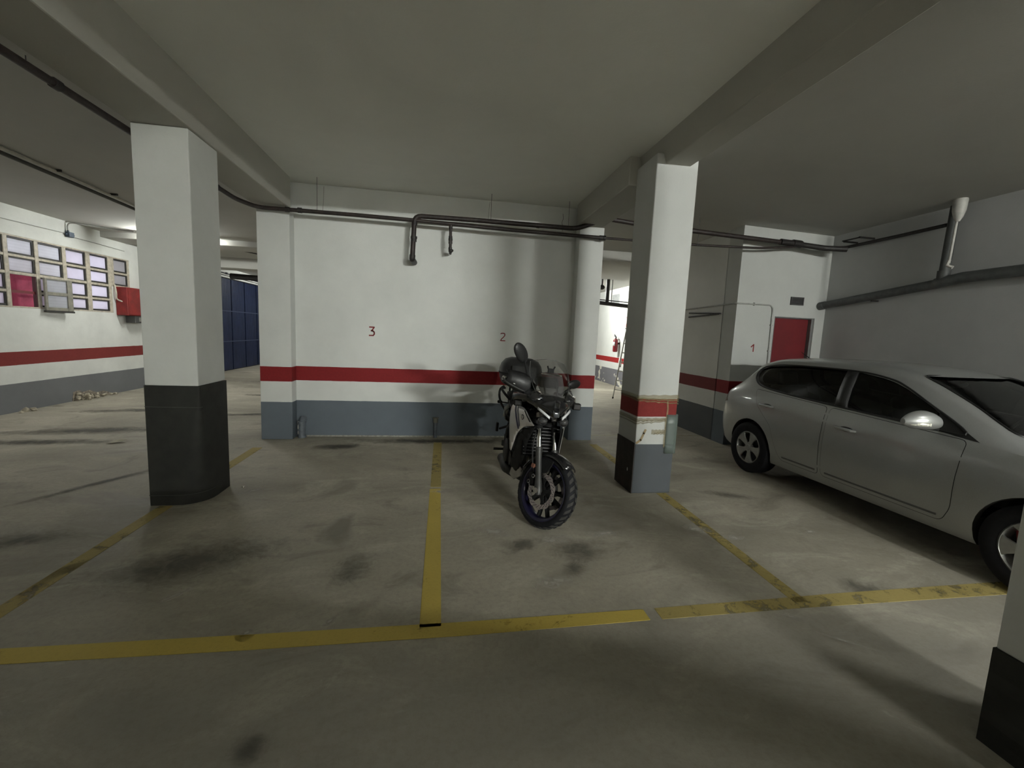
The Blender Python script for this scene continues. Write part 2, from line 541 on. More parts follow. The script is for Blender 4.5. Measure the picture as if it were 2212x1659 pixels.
# pale mortar fillet where wall meets floor
M_LIME = simple('lime_fillet', (0.30, 0.29, 0.25), 0.9, vary=0.3, scale=30)
b = MB(); b.prism([(0, 0), (0.022, 0), (0, 0.016)], lambda a, c, d: (d, 6.474 - a, c), -2.0, 1.95)
struct(b.build('trim_1', M_LIME, smooth=False))

# ---- right side: block with the red door, return wall, long side wall
b = MB()
b.box((4.42, 6.03, 0), (5.09, 6.35, 3.6)); b.box((5.80, 6.03, 0), (5.99, 6.35, 3.6)); b.box((5.09, 6.03, 2.04), (5.80, 6.35, 3.6))
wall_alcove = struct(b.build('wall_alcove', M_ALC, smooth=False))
wall_return = slab('wall_return', [((4.42, 6.34, 0), (4.62, 9.0, 3.6)), ((4.42, 8.8, 0), (5.82, 9.0, 3.6))], wall_paint('paint_return', 0.525, 0.81, 1.012, white=(0.66, 0.66, 0.63), grey=(0.085, 0.09, 0.095), red=(0.13, 0.012, 0.012)))
wall_passage = slab('wall_passage', [((5.8, 9.0, 0), (6.0, 22.2, 3.6))], M_FIRE)
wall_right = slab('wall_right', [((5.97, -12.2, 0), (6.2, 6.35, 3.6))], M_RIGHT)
slab('wall_far', [((-7.2, 22.0, 0), (9, 22.2, 3.6))], M_PLAIN)
slab('wall_rear', [((-7.2, -12.2, 0), (9, -12.0, 3.6))], M_PLAIN)

# added low wall behind the camera, its slope shaped to shade the aisle floor
b = MB(); b.prism([(-5.0, 0), (3.2, 0), (3.15, 0.62), (2.3, 0.90), (1.2, 1.02), (0.4, 1.2), (-5.0, 1.2)], lambda a, c, d: (a, d, c), -1.25, -1.0)
struct(b.build('wall_shade_blocker', M_PLAIN, smooth=False, bevel=0.01))

# ---- left wall with the window opening
X0, X1 = -6.92, -6.70
b = MB()
WY0, WY1, WZ0, WZ1 = 6.55, 10.75, 1.665, 2.80
b.box((X0, -12.2, 0), (X1, WY0, 3.6)); b.box((X0, WY1, 0), (X1, 14.6, 3.6))
b.box((X0, WY0, 0), (X1, WY1, WZ0)); b.box((X0, WY0, WZ1), (X1, WY1, 3.6))
b.box((X0, 10.22, WZ0), (X1, WY1, 2.2))
b.box((X0, 14.6, 3.02), (X1, 19.4, 3.6)); b.box((X0, 19.4, 0), (X1, 22.2, 3.6))
wall_left = struct(b.build('wall_left', M_LEFT, smooth=False))

# window: cream steel grid, dark putty rebates, ribbed obscured panes
M_CREAM = simple('cream_steel', (0.42, 0.38, 0.31), 0.6, vary=0.2, scale=18)
M_PUTTY = simple('black_putty', (0.022, 0.020, 0.018), 0.7)
M_PANE = translucent_mat('ribbed_pane', (0.86, 0.84, 0.92))
M_PANE_W = translucent_mat('ribbed_pane_white', (0.86, 0.88, 0.92), 40)
M_PANE_D = translucent_mat('dusty_pane', (0.55, 0.54, 0.55), 3)
cols = [(6.58, 7.02), (7.08, 7.50), (7.56, 8.02), (8.09, 8.545), (8.615, 9.08), (9.16, 9.595), (9.70, 10.15), (10.31, 10.70)]
rows = [(2.505, 2.765), (2.235, 2.465), (1.945, 2.19), (1.695, 1.905)]
win = struct(thing('window_1', '', ''))
del win['label'], win['category']
fx = -6.735
fb = MB()
fb.box((fx - 0.03, WY0, 2.775), (fx + 0.03, WY1, WZ1)); fb.box((fx - 0.03, WY0, WZ0), (fx + 0.03, 10.22, 1.69))
prev = WY0
edges = [WY0] + [v for c in cols for v in c] + [WY1]
for k in range(0, len(edges), 2):
    y0, y1 = edges[k], edges[k + 1]
    z0 = WZ0 if y0 < 10.2 else 2.2
    fb.box((fx - 0.028, y0, z0), (fx + 0.026, y1, WZ1))
for (a, bb) in ((2.465, 2.505), (2.19, 2.235), (1.905, 1.945)):
    for (y0, y1) in cols:
        if y0 > 10.2 and bb < 2.3 and a < 2.0: continue
        if abs(y0 - 8.09) < .01 and a < 2.1: continue
        fb.box((fx - 0.026, y0 - 0.01, a), (fx + 0.022, y1 + 0.01, bb))
fb.build('frame', M_CREAM, win, smooth=False, bevel=0.004)
def rebate(y0, y1, z0, z1, x, parent, t=0.028, lower=0.03):
    r = MB()
    r.box((x - 0.02, y0, z0), (x + 0.012, y0 + t * 0.6, z1)); r.box((x - 0.02, y1 - t, z0), (x + 0.012, y1, z1))
    r.box((x - 0.02, y0 + t * 0.6, z1 - 0.022), (x + 0.012, y1 - t, z1)); r.box((x - 0.02, y0 + t * 0.6, z0), (x + 0.012, y1 - t, z0 + lower))
    return r.build('rebate', M_PUTTY, parent, smooth=False)
for ci, (y0, y1) in enumerate(cols):
    for ri, (z0, z1) in enumerate(rows):
        if ci == 3 and ri > 1: continue
        if ci == 7 and ri > 1: continue
        p = MB(); p.box((fx - 0.012, y0 - 0.012, z0 - 0.012), (fx - 0.004, y1 + 0.012, z1 + 0.012))
        p.build('pane', M_PANE_D if ci == 7 else (M_PANE_W if ri < 2 and ci < 5 else M_PANE), win, smooth=False)
        rebate(y0, y1, z0, z1, fx, win, lower=0.012 if ri in (1,) and ci < 6 else 0.03)
# the open casement, folded back over the next column
M_SASH = simple('grey_sash', (0.20, 0.19, 0.155), 0.6, vary=0.2)
sash = MB(Matrix.Translation((-6.66, 8.60, 0)) @ Matrix.Rotation(R(-7), 4, 'Z'))
sash.box((-0.012, 0.0, 1.645), (0.02, 0.04, 2.19)); sash.box((-0.012, 0.385, 1.645), (0.02, 0.48, 2.19))
sash.box((-0.012, 0.04, 2.165), (0.02, 0.385, 2.19)); sash.box((-0.012, 0.04, 1.645), (0.02, 0.385, 1.70)); sash.box((-0.012, 0.04, 1.905), (0.02, 0.385, 1.96))
so = sash.build('sash', M_SASH, win, smooth=False, bevel=0.004)
so['label'] = 'grey framed casement standing open over the next panes'
for (z0, z1) in ((1.70, 1.905), (1.96, 2.165)):
    p = MB(Matrix.Translation((-6.66, 8.60, 0)) @ Matrix.Rotation(R(-7), 4, 'Z')); p.box((-0.004, 0.04, z0), (0.006, 0.385, z1))
    p.build('pane', M_PANE_W, so, smooth=False)
p = MB(Matrix.Translation((-6.66, 8.60, 0)) @ Matrix.Rotation(R(-7), 4, 'Z')); p.box((-0.02, -0.01, 1.615), (0.026, 0.49, 1.645)); p.build('sash_shadow', M_PUTTY, so, smooth=False)  # black strip standing in for the shadow under the sash
# jamb left by the open casement
p = MB(); p.box((fx - 0.03, 8.525, 1.69), (fx + 0.02, 8.60, 2.19)); p.build('jamb', simple('dark_red_jamb', (0.05, 0.012, 0.014), 0.6), win, smooth=False)
p = MB(); p.box((fx - 0.02, 8.09, 1.90), (fx + 0.0, 8.525, 1.945)); p.build('glazing_bar', simple('red_bar', (0.14, 0.012, 0.018), 0.6), win, smooth=False)
# pink ribbed blind outside
M_PINK = simple('pink_blind', (0.62, 0.13, 0.22), 0.6, vary=0.15, scale=6)
bl = MB()
yy = [7.9 + 0.02 * k for k in range(61)]
prof = [(-7.18 + (0.012 if k % 2 else -0.012), y) for k, y in enumerate(yy)]
vs = [(x, y, z) for z in (1.2, 2.6) for x, y in prof] + [(x - 0.006, y, z) for z in (1.2, 2.6) for x, y in prof]
n = len(prof)
bl.add(vs, [f for k in range(n - 1) for f in ((k, k + 1, n + k + 1, n + k), (2 * n + k, 3 * n + k, 3 * n + k + 1, 2 * n + k + 1))])
tag(bl.build('ribbed_blind', M_PINK, smooth=False), 'pink ribbed blind hanging outside the open window casement', 'blind')

# blue sectional doors in the left wall
M_BLUE = simple('blue_steel', (0.013, 0.021, 0.058), 0.45, vary=0.2, scale=3)
M_SEAM = simple('dark_seam', (0.006, 0.008, 0.016), 0.7)
M_RAIL = simple('pale_rail', (0.62, 0.63, 0.60), 0.5)
bd = struct(bpy.data.objects.new('door_2', None)); COL.objects.link(bd)
b = MB(); b.box((-6.89, 14.55, 0), (-6.84, 19.45, 3.03)); b.build('backing', M_SEAM, bd, smooth=False)
y = 14.6; pm = None
while y < 19.3:
    if pm is None:
        q = MB(); q.box((0, 0.035, 0.03), (0.04, 0.925, 2.93))
        for k in range(9): q.box((0.038, 0.07 + k * 0.095, 0.05), (0.046, 0.10 + k * 0.095, 2.91))
        pm = q.mesh('panel'); pm.materials.append(M_BLUE)
    o = bpy.data.objects.new('panel', pm); COL.objects.link(o); o.parent = bd; o.location = (-6.84, y, 0)
    y += 0.96
for z in (1.915, 0.945):
    b = MB(); b.box((-6.80, 14.6, z - 0.014), (-6.775, 19.4, z + 0.014)); b.build('rail', simple('blue_rail', (0.05, 0.062, 0.11), 0.4), bd, smooth=False)
b = MB(); b.box((-6.86, 14.5, 2.95), (-6.72, 19.5, 3.00)); b.build('track', M_RAIL, bd, smooth=False)
b = MB(); b.tube([(-6.70, 14.5, 3.07), (-6.70, 19.5, 3.07)], 0.018, 8)
for k in range(5): b.box((-6.74, 15.0 + k * 0.9, 3.04), (-6.67, 15.1 + k * 0.9, 3.10))
b.build('runner', M_SEAM, bd)

# red door of the alcove
M_REDDOOR = simple('red_door_paint', (0.13, 0.006, 0.009), 0.5, vary=0.12, scale=4)
M_WHITEPAINT = simple('white_gloss', (0.62, 0.62, 0.59), 0.5)
dr = struct(bpy.data.objects.new('door_1', None)); COL.objects.link(dr)
b = MB(); b.box((5.115, 6.10, 0.01), (5.755, 6.14, 2.02)); b.build('leaf', M_REDDOOR, dr, smooth=False, bevel=0.004)
b = MB(); b.box((5.09, 6.04, 0), (5.112, 6.2, 2.04)); b.box((5.762, 6.045, 0), (5.80, 6.2, 2.04)); b.box((5.112, 6.04, 2.023), (5.762, 6.2, 2.04))
b.build('frame', simple('grey_door_frame', (0.16, 0.16, 0.155), 0.5), dr, smooth=False, bevel=0.003)
b = MB(); b.tube([(5.68, 6.10, 1.02), (5.68, 6.05, 1.02), (5.58, 6.05, 1.02)], 0.009, 8); b.box((5.66, 6.094, 0.94), (5.70, 6.10, 1.10)); b.build('handle', simple('door_lever', (0.4, 0.4, 0.4), 0.3, 1.0), dr)

# ---- painted numbers (flat paint on the walls)
M_NUM = worn_paint('red_stencil', (0.24, 0.02, 0.022), 0.30, 20)
def stroke(b, pts, w, fn, t=0.0016):
    """Chain of flat bars of width w along pts (2-D)."""
    for (x0, y0), (x1, y1) in zip(pts, pts[1:]):
        d = Vector((x1 - x0, y1 - y0)); L = d.length; d /= L; nrm = Vector((-d.y, d.x)) * w / 2; e = d * w * 0.35
        a, c = Vector((x0, y0)) - e, Vector((x1, y1)) + e
        b.prism([tuple(a - nrm), tuple(c - nrm), tuple(c + nrm), tuple(a + nrm)], fn, 0, t)
def numeral(parent, pts_list, x, z, fn_y, w, hgt, sw):
    b = MB()
    for pts in pts_list:
        stroke(b, [(x + px * w, z + pz * hgt) for px, pz in pts], sw, lambda a, c, d: (a, fn_y - d, c))
    return b.build('painted_numeral', M_NUM, parent, smooth=False)
n3 = numeral(wall_back, [[(0.05, 1), (0.9, 1), (0.9, 0.97), (0.45, 0.57), (0.7, 0.56), (0.93, 0.42), (0.95, 0.2), (0.75, 0.03), (0.0, 0.02)], [(0.35, 0.57), (0.6, 0.57)]], -1.027, 1.48, 6.474, 0.072, 0.122, 0.018)
n2 = numeral(wall_back, [[(0.1, 0.93), (0.35, 1), (0.75, 1), (0.92, 0.9), (0.92, 0.72), (0.7, 0.5), (0.25, 0.2), (0.1, 0.0), (1.0, 0.0)]], 0.868, 1.485, 6.474, 0.074, 0.110, 0.014)
n1 = numeral(wall_alcove, [[(0.05, 0.66), (0.62, 1.0), (0.62, 0.0)]], 4.735, 1.485, 6.03, 0.07, 0.105, 0.018)
n3['label'] = 'red painted number 3'; n2['label'] = 'red painted number 2'; n1['label'] = 'red painted number 1'

# cracks in the plaster above the pipes
M_CRACK = simple('crack', (0.10, 0.10, 0.09), 0.9)
for pts in ([(1.735, 3.40), (1.745, 3.33), (1.725, 3.27), (1.745, 3.21), (1.74, 3.15)], [(0.64, 3.47), (0.63, 3.36), (0.622, 3.20)], [(-1.63, 3.47), (-1.635, 3.32), (-1.65, 3.12)]):
    b = MB(); stroke(b, pts, 0.006 if len(pts) > 3 else 0.004, lambda a, c, d: (a, 6.474 - d, c), 0.001)
    b.build('plaster_crack', M_CRACK, wall_back, smooth=False)

# ---- parking bay lines painted on the floor
M_YEL = worn_paint('yellow_road_paint', (0.56, 0.425, 0.085), 0.33, 9.0)
M_YEL_W = worn_paint('worn_yellow_road_paint', (0.54, 0.43, 0.15), 0.40, 9.0, 0.75)
def strip(pts, mat, name='parking_line'):
    """pts: left/right edge pairs from near to far."""
    b = MB(); vs = []
    for l, r_ in pts: vs += [(*l, 0.0), (*r_, 0.0), (*l, 0.002), (*r_, 0.002)]
    fs = []
    for i in range(len(pts) - 1):
        a, c = 4 * i, 4 * i + 4
        fs += [(a + 2, a + 3, c + 3, c + 2), (a, a + 2, c + 2, c), (a + 1, c + 1, c + 3, a + 3), (a, c, c + 1, a + 1)]
    fs += [(0, 1, 3, 2), (len(vs) - 4, len(vs) - 2, len(vs) - 1, len(vs) - 3)]
    b.add(vs, fs); return b.build(name, mat, floor, smooth=False)
strip([((-0.082, 2.20), (0.034, 2.20)), ((-0.082, 4.28), (0.025, 4.28))], M_YEL)
strip([((-0.078, 4.33), (0.028, 4.33)), ((-0.077, 6.12), (0.034, 6.12))], M_YEL_W)
strip([((-2.345, 2.22), (-2.25, 2.22)), ((-2.35, 3.97), (-2.245, 3.97))], M_YEL_W)
strip([((-2.36, 4.47), (-2.245, 4.47)), ((-2.36, 5.85), (-2.245, 5.85))], M_YEL_W)
strip([((2.225, 2.20), (2.32, 2.20)), ((2.26, 4.05), (2.365, 4.05))], M_YEL_W)
strip([((2.23, 4.52), (2.33, 4.52)), ((2.215, 6.03), (2.33, 6.03))], M_YEL_W)
fl = [(-4.2, 2.16, 2.26), (-2.0, 2.142, 2.248), (-0.93, 2.12, 2.233), (0.15, 2.113, 2.222), (1.20, 2.133, 2.23), (1.222, 2.135, 2.228)]
strip([((x, y1), (x, y0)) for x, y0, y1 in fl], M_YEL)
fl = [(1.295, 2.133, 2.232), (2.16, 2.146, 2.25), (2.60, 2.145, 2.262), (4.6, 2.137, 2.28)]
strip([((x, y1), (x, y0)) for x, y0, y1 in fl], M_YEL_W)
strip([((2.34, 6.64), (2.34, 6.60)), ((4.42, 6.64), (4.42, 6.60))], worn_paint('pale_line', (0.38, 0.35, 0.24), 0.38), 'threshold_line')

# stains, chalk scuffs and tyre smears on the concrete
M_ST_D = stain_mat('oil_smear', (0.080, 0.073, 0.060), 0.30, 0.45)
M_ST_L = stain_mat('chalk_scuff', (0.60, 0.57, 0.50), 0.45, 0.6, 14.0)
M_ST_M = stain_mat('damp_patch', (0.085, 0.078, 0.064), 0.25, 0.7, 3.0)
def stain(x, y, rx, ry, rot, mat, name):
    b = MB(); b.add([(math.cos(2 * math.pi * k / 20), math.sin(2 * math.pi * k / 20), 0) for k in range(20)], [tuple(range(20))])
    o = b.build(name, mat, floor, smooth=False, fix=False); o.location = (x, y, 0.0012 + 0.0004 * (len(COL.objects) % 7)); o.rotation_euler = (0, 0, R(rot)); o.scale = (rx, ry, 1)
    return o
for q in ((-0.55, 2.82, 0.20, 0.34, -20), (1.05, 2.95, 0.32, 0.24, 10), (0.62, 3.05, 0.25, 0.16, 30), (2.84, 2.30, 0.28, 0.17, -10), (-1.6, 3.0, 0.9, 0.4, 20), (-0.68, 1.57, 0.10, 0.12, 0), (3.05, 3.95, 0.45, 0.16, -25), (0.95, 2.70, 0.2, 0.12, 40), (-2.9, 3.4, 0.4, 0.2, 15)): stain(*q, M_ST_D, 'oil_stain')
for q in ((-1.50, 2.62, 0.06, 0.22, -35), (-0.56, 2.31, 0.04, 0.13, -30), (-0.96, 2.25, 0.05, 0.07, 0), (2.10, 2.07, 0.13, 0.07, -40), (2.22, 1.86, 0.03, 0.30, 52), (2.20, 3.22, 0.24, 0.16, -20), (2.42, 3.05, 0.22, 0.10, 0), (0.88, 3.13, 0.34, 0.16, 10), (0.45, 3.3, 0.35, 0.14, -30), (1.35, 3.2, 0.3, 0.1, 10), (-1.75, 4.30, 0.10, 0.24, -50), (0.02, 4.2, 0.20, 0.10, 0), (3.2, 3.1, 0.16, 0.06, 20), (0.75, 2.55, 0.25, 0.12, 20)): stain(*q, M_ST_L, 'chalk_scuff')
for q in ((-4.7, 6.75, 1.5, 0.30, 8), (-4.9, 6.1, 1.3, 0.22, 3), (-5.0, 8.3, 1.6, 0.25, 12), (-3.2, 4.6, 1.0, 0.08, 62), (-3.3, 8.0, 0.7, 0.2, 10), (-3.8, 10.2, 0.8, 0.2, 0), (-4.4, 12.6, 1.0, 0.25, 5), (0.0, 6.2, 1.9, 0.22, 0), (-1.3, 5.9, 0.5, 0.22, 10)): stain(*q, M_ST_M, 'damp_stain')
# ================================================================== PILLARS
M_PIL = wall_paint('pillar_white', -1, -2, -1.5, dirt=0.14)
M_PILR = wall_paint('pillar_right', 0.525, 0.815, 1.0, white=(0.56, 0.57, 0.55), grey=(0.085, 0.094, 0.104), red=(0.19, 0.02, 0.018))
M_BLACKBASE = simple('black_bitumen', (0.016, 0.016, 0.013), 0.75, vary=0.3, scale=8, bmp=0.2)
M_SEAMLINE = simple('grey_scratch', (0.07, 0.07, 0.065), 0.8)
# left
t = thing('pillar', 'square white pillar with a tall black base, left of the parking bays', 'pillar', (-2.22, 4.22, 0), kind='thing')
b = MB(Matrix.Translation((2.22 - 2.22 - 0.0, 0, 0)))
b.box((-0.205, -0.232, 1.04), (0.20, 0.228, 3.098)); b.build('shaft', M_PIL, t, smooth=False, bevel=0.008)
def rsq(hx0, hx1, hy0, hy1, r, z, seg=7):
    pts = []
    for cx, cy, a0, rr in ((hx1, hy1, 0, 0.01), (hx0, hy1, 90, 0.01), (hx0, hy0, 180, 0.012), (hx1, hy0, 270, r)):
        ox = cx - rr if cx > 0 else cx + rr; oy = cy - rr if cy > 0 else cy + rr
        for k in range(seg + 1):
            a = R(a0 + 90 * k / seg); pts.append((ox + rr * math.cos(a), oy + rr * math.sin(a), z))
    return pts
b = MB()
secs = [rsq(-0.212, 0.212, -0.238, 0.235, 0.012 + 0.21 * (1 - zz_ / 1.04) ** 1.3, zz_) for zz_ in (0.0, 0.08, 0.2, 0.4, 0.6, 0.8, 0.95, 1.04)]
b.loft(secs); b.build('base', M_BLACKBASE, t, angle=50)
for zl, x0, x1 in ((0.09, -0.2, 0.20), (0.86, -0.2, 0.12)):
    r_ = 0.012 + 0.21 * (1 - zl / 1.04) ** 1.3
    ring = [Vector(p) for p in rsq(-0.214, 0.214, -0.240, 0.236, r_, zl)]
    ring = ring[16:32]; b = MB(); b.tube(ring, 0.0022, 4); b.build('seam', M_SEAMLINE, t)
# right
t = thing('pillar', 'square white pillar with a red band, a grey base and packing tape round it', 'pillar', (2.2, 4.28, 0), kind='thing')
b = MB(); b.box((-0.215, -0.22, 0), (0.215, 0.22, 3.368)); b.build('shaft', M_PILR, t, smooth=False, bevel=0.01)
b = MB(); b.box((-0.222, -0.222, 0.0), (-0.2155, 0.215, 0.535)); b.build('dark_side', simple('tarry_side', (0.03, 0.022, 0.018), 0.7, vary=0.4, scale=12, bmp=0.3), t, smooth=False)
b = MB(); b.ell((-0.223, -0.10, 0.225), (0.003, 0.012, 0.02), 8, 6); b.build('white_spot', M_WHITEPAINT, t)
# packing tape bands and the torn plastic corner guard
M_TAPE = bpy.data.materials.new('packing_tape'); M_TAPE.use_nodes = True
_b = M_TAPE.node_tree.nodes['Principled BSDF']; _b.inputs['Base Color'].default_value = (0.46, 0.38, 0.20, 1); _b.inputs['Roughness'].default_value = 0.10; _b.inputs['Alpha'].default_value = 0.26
bump(M_TAPE.node_tree, _b, noise(M_TAPE.node_tree, 22, 4, 0.6, objco(M_TAPE.node_tree), 1.0), 1.0, 0.02)
def tape(z0, z1, h, x0=-0.22, x1=0.222, wrap=True, tilt=0.0):
    b = MB(); n = 14; vs = []
    path = [(x0 + (x1 - x0) * k / n, -0.226 - 0.003 * math.sin(k * 2.1)) for k in range(n + 1)]
    if wrap: path = [(-0.226, 0.2), (-0.226, 0.0), (-0.226, -0.2)] + path
    for k, (x, y) in enumerate(path):
        f = k / (len(path) - 1); zc = z0 + (z1 - z0) * f + 0.004 * math.sin(k * 1.7)
        vs += [(x, y, zc - h / 2 + 0.004 * math.sin(k * 2.9)), (x, y, zc + h / 2)]
    b.add(vs, [(2 * k, 2 * k + 2, 2 * k + 3, 2 * k + 1) for k in range(len(path) - 1)])
    return b.build('packing_tape', M_TAPE, t, solidify=0.001)
tape(1.012, 1.022, 0.045); tape(1.004, 0.985, 0.02); tape(0.985, 0.955, 0.012); tape(0.780, 0.790, 0.03, -0.22, 0.10); tape(0.762, 0.785, 0.012, -0.22, 0.10); tape(0.738, 0.770, 0.015, -0.22, 0.10)
tape(0.655, 0.655, 0.05, -0.05, 0.10, False); tape(0.64, 0.655, 0.01, -0.02, 0.10, False)
b = MB(); stroke(b, [(-0.20, 0.54), (-0.16, 0.57), (-0.13, 0.64), (-0.115, 0.675)], 0.022, lambda a, c, d: (a, -0.222 - d, c), 0.002); b.build('packing_tape', simple('brown_tape', (0.30, 0.22, 0.11), 0.4), t, smooth=False)
M_GUARD = bpy.data.materials.new('clear_plastic'); M_GUARD.use_nodes = True
_b = M_GUARD.node_tree.nodes['Principled BSDF']; _b.inputs['Base Color'].default_value = (0.17, 0.21, 0.19, 1); _b.inputs['Roughness'].default_value = 0.25; _b.inputs['Alpha'].default_value = 0.6
bump(M_GUARD.node_tree, _b, noise(M_GUARD.node_tree, 40, 3, 0.6, objco(M_GUARD.node_tree)), 0.6, 0.01)
b = MB(); prof = [(0.105, -0.226), (0.12, -0.236), (0.20, -0.238), (0.226, -0.232), (0.234, -0.20), (0.234, -0.10)]
b.loft([[(x, y, z) for x, y in prof] for z in (0.43, 0.5, 0.62, 0.74, 0.84)], closed=False)
g = b.build('corner_guard', M_GUARD, t, solidify=0.004); g['label'] = 'torn greenish plastic corner guard'
b = MB(); stroke(b, [(0.098, 0.50), (0.10, 0.70), (0.108, 0.90), (0.10, 0.985)], 0.018, lambda a, c, d: (a, -0.228 - d, c), 0.002); b.build('packing_tape', M_TAPE, t, smooth=False)
# near right corner of the frame
t = thing('pillar', 'white pillar with a black base cut off by the right edge of the view', 'pillar', (2.45, 1.06, 0), kind='thing')
b = MB(); b.box((-0.195, -0.22, 0.415), (0.2, 0.215, 3.27)); b.build('shaft', M_PIL, t, smooth=False, bevel=0.008)
b = MB(); sec = []
for k in range(9):
    z = 0.415 * k / 8; j = 0.004 * math.sin(k * 2.3)
    sec.append([(-0.2 + j, -0.225, z), (0.205, -0.225, z), (0.205, 0.22, z), (-0.2 + j, 0.22 + 0.5 * j, z)])
b.loft(sec); b.build('base', M_BLACKBASE, t, smooth=False)

t = thing('pillar', 'added unseen pillar with a black base that shades the left pillar', 'pillar', (2.45, -4.2, 0), kind='structure')  # added out of view to block lamp light from the left pillar
del t['label'], t['category']
b = MB(); b.box((-0.195, -0.22, 0.415), (0.2, 0.215, 3.27)); b.build('shaft', M_PIL, t, smooth=False, bevel=0.008)
b = MB(); b.box((-0.2, -0.225, 0.0), (0.205, 0.22, 0.415)); b.build('base', M_BLACKBASE, t, smooth=False)
t = thing('pillar', 'added unseen pillar with a grey base that dims the alcove', 'pillar', (5.38, -5.5, 0), kind='structure')  # added out of view to cut the rear lamp's light on the alcove
del t['label'], t['category']
b = MB(); b.box((-0.22, -0.22, 0.525), (0.22, 0.22, 3.368)); b.build('shaft', M_PIL, t, smooth=False, bevel=0.008)
b = MB(); b.box((-0.225, -0.225, 0.0), (0.225, 0.225, 0.525)); b.build('base', simple('grey_base', (0.1, 0.11, 0.12), 0.7), t, smooth=False)
# ================================================================== LAMPS
M_HOUSING = simple('lamp_housing', (0.6, 0.6, 0.58), 0.5)
for nm, c, ax, st, lab in LAMPS:
    t = thing(nm, lab, 'lamp', c, 0 if ax == 'X' else math.pi / 2)
    top = 3.25 if c[0] < 1 or c[1] > 6.6 else 3.37
    hx_ = 0.82 if st > 1000 else 0.62
    b = MB(); b.box((-hx_, -0.045, min(0.03, top - c[2] - 0.014)), (hx_, 0.045, top - c[2])); b.build('housing', M_HOUSING, t, smooth=False, bevel=0.006)
    hl = 0.30 if st == 340.0 else 0.78 if st > 1000 else 0.588
    for s in (-1, 1):
        b = MB(); b.box((s * (hl + 0.012) - 0.012, -0.03, -0.03), (s * (hl + 0.012) + 0.012, 0.03, min(0.03, top - c[2]))); b.build('socket', M_HOUSING, t, smooth=False)
    b = MB(); b.tube([(-hl, 0, 0), (hl, 0, 0)], 0.018, 10); b.build('tube', emitter('tube_glow', (0.975, 1.0, 0.945), st), t)
# ================================================================== PIPES AND FITTINGS
M_IRON = simple('rusty_iron', (0.022, 0.014, 0.012), 0.55, vary=0.45, scale=22, bmp=0.3)
M_IRON2 = simple('blackened_iron', (0.018, 0.015, 0.014), 0.55, vary=0.4, scale=22, bmp=0.3)
M_WIRE = simple('thin_wire', (0.05, 0.05, 0.05), 0.6)
def pipe(b, pts, r, bend=0.07, seg=10): b.tube(bend_path(pts, bend), r, seg)
def collar(b, p, d, r, w=0.04):
    p, d = Vector(p), Vector(d).normalized(); b.tube([p - d * w / 2, p + d * w / 2], r, 10)

# one connected run of iron pipe: along the left beam, across the back wall, on to the right wall
t = thing('water_pipe', 'run of dark iron pipes with two drops across the top of the back wall', 'pipe', (-0.4, 6.17, 3.05))
xf = Matrix.Translation((0.4, -6.17, -3.05))
def prt(name, mat, fn, parent=None):
    b = MB(xf); fn(b); return b.build(name, mat, parent or t)
prt('main_pipe', M_IRON, lambda b: pipe(b, [(-2.475, -11.9, 3.055), (-2.475, 3.0, 3.055), (-2.475, 5.85, 3.055), (-2.36, 6.17, 3.055), (-1.2, 6.17, 3.06), (-0.4, 6.17, 3.055), (0.9, 6.17, 3.035), (2.30, 6.17, 3.03)], 0.026, 0.12))
prt('narrow_pipe', M_IRON, lambda b: pipe(b, [(2.28, 6.17, 3.03), (3.40, 5.95, 2.985), (4.55, 5.80, 2.985), (5.05, 5.80, 3.04), (5.25, 5.80, 3.085)], 0.017, 0.12))
for p_, d_, r_, w_ in (((-2.475, 3.4, 3.055), (0, 1, 0), .034, .05), ((-2.475, 5.4, 3.055), (0, 1, 0), .034, .05), ((-2.0, 6.17, 3.057), (1, 0, 0), .034, .05), ((2.24, 6.17, 3.03), (1, 0, 0), .034, .05), ((2.29, 6.17, 3.03), (1, 0, 0), .036, .03), ((-1.85, 6.17, 3.06), (1, 0, 0), .034, .05),
                       ((-0.405, 6.17, 2.83), (0, 0, 1), .045, .03), ((-0.405, 6.17, 2.80), (0, 0, 1), .038, .05), ((-0.40, 6.17, 3.02), (0, 0, 1), .039, .06), ((5.12, 5.80, 3.09), (1, 0, -.05), .055, .14), ((4.95, 5.80, 3.095), (1, 0, -.05), .045, .2), ((1.30, 6.17, 3.125), (1, 0, 0), .036, .04)):
    prt('coupling', M_IRON2, lambda b: collar(b, p_, d_, r_, w_))
dr_ = prt('small_drop', M_IRON, lambda b: pipe(b, [(0.085, 6.17, 3.04), (0.085, 6.17, 2.70), (0.090, 6.36, 2.69)], 0.021, 0.03))
for z, r in ((3.0, 0.026), (2.87, 0.027), (2.84, 0.030), (2.80, 0.028), (2.72, 0.027)): prt('collar', M_IRON2, lambda b: collar(b, (0.085, 6.17, z), (0, 0, 1), r, 0.03), dr_)
prt('elbow', M_IRON2, lambda b: b.ell((0.09, 6.17, 2.69), (0.030, 0.032, 0.03), 10, 8), dr_)
prt('plug', M_IRON2, lambda b: b.ell((0.115, 6.165, 2.695), (0.016, 0.018, 0.018), 8, 6), dr_)
for x, y, z0, z1 in ((-1.64, 6.17, 3.05, 3.49), (-2.475, 3.2, 3.05, 3.11), (3.6, 5.9, 2.97, 3.36), (0.63, 6.16, 3.12, 3.49), (1.74, 6.16, 3.12, 3.49)):
    prt('hanger_rod', M_WIRE, lambda b: b.tube([(x, y, z0), (x, y, z1)], 0.003, 5))
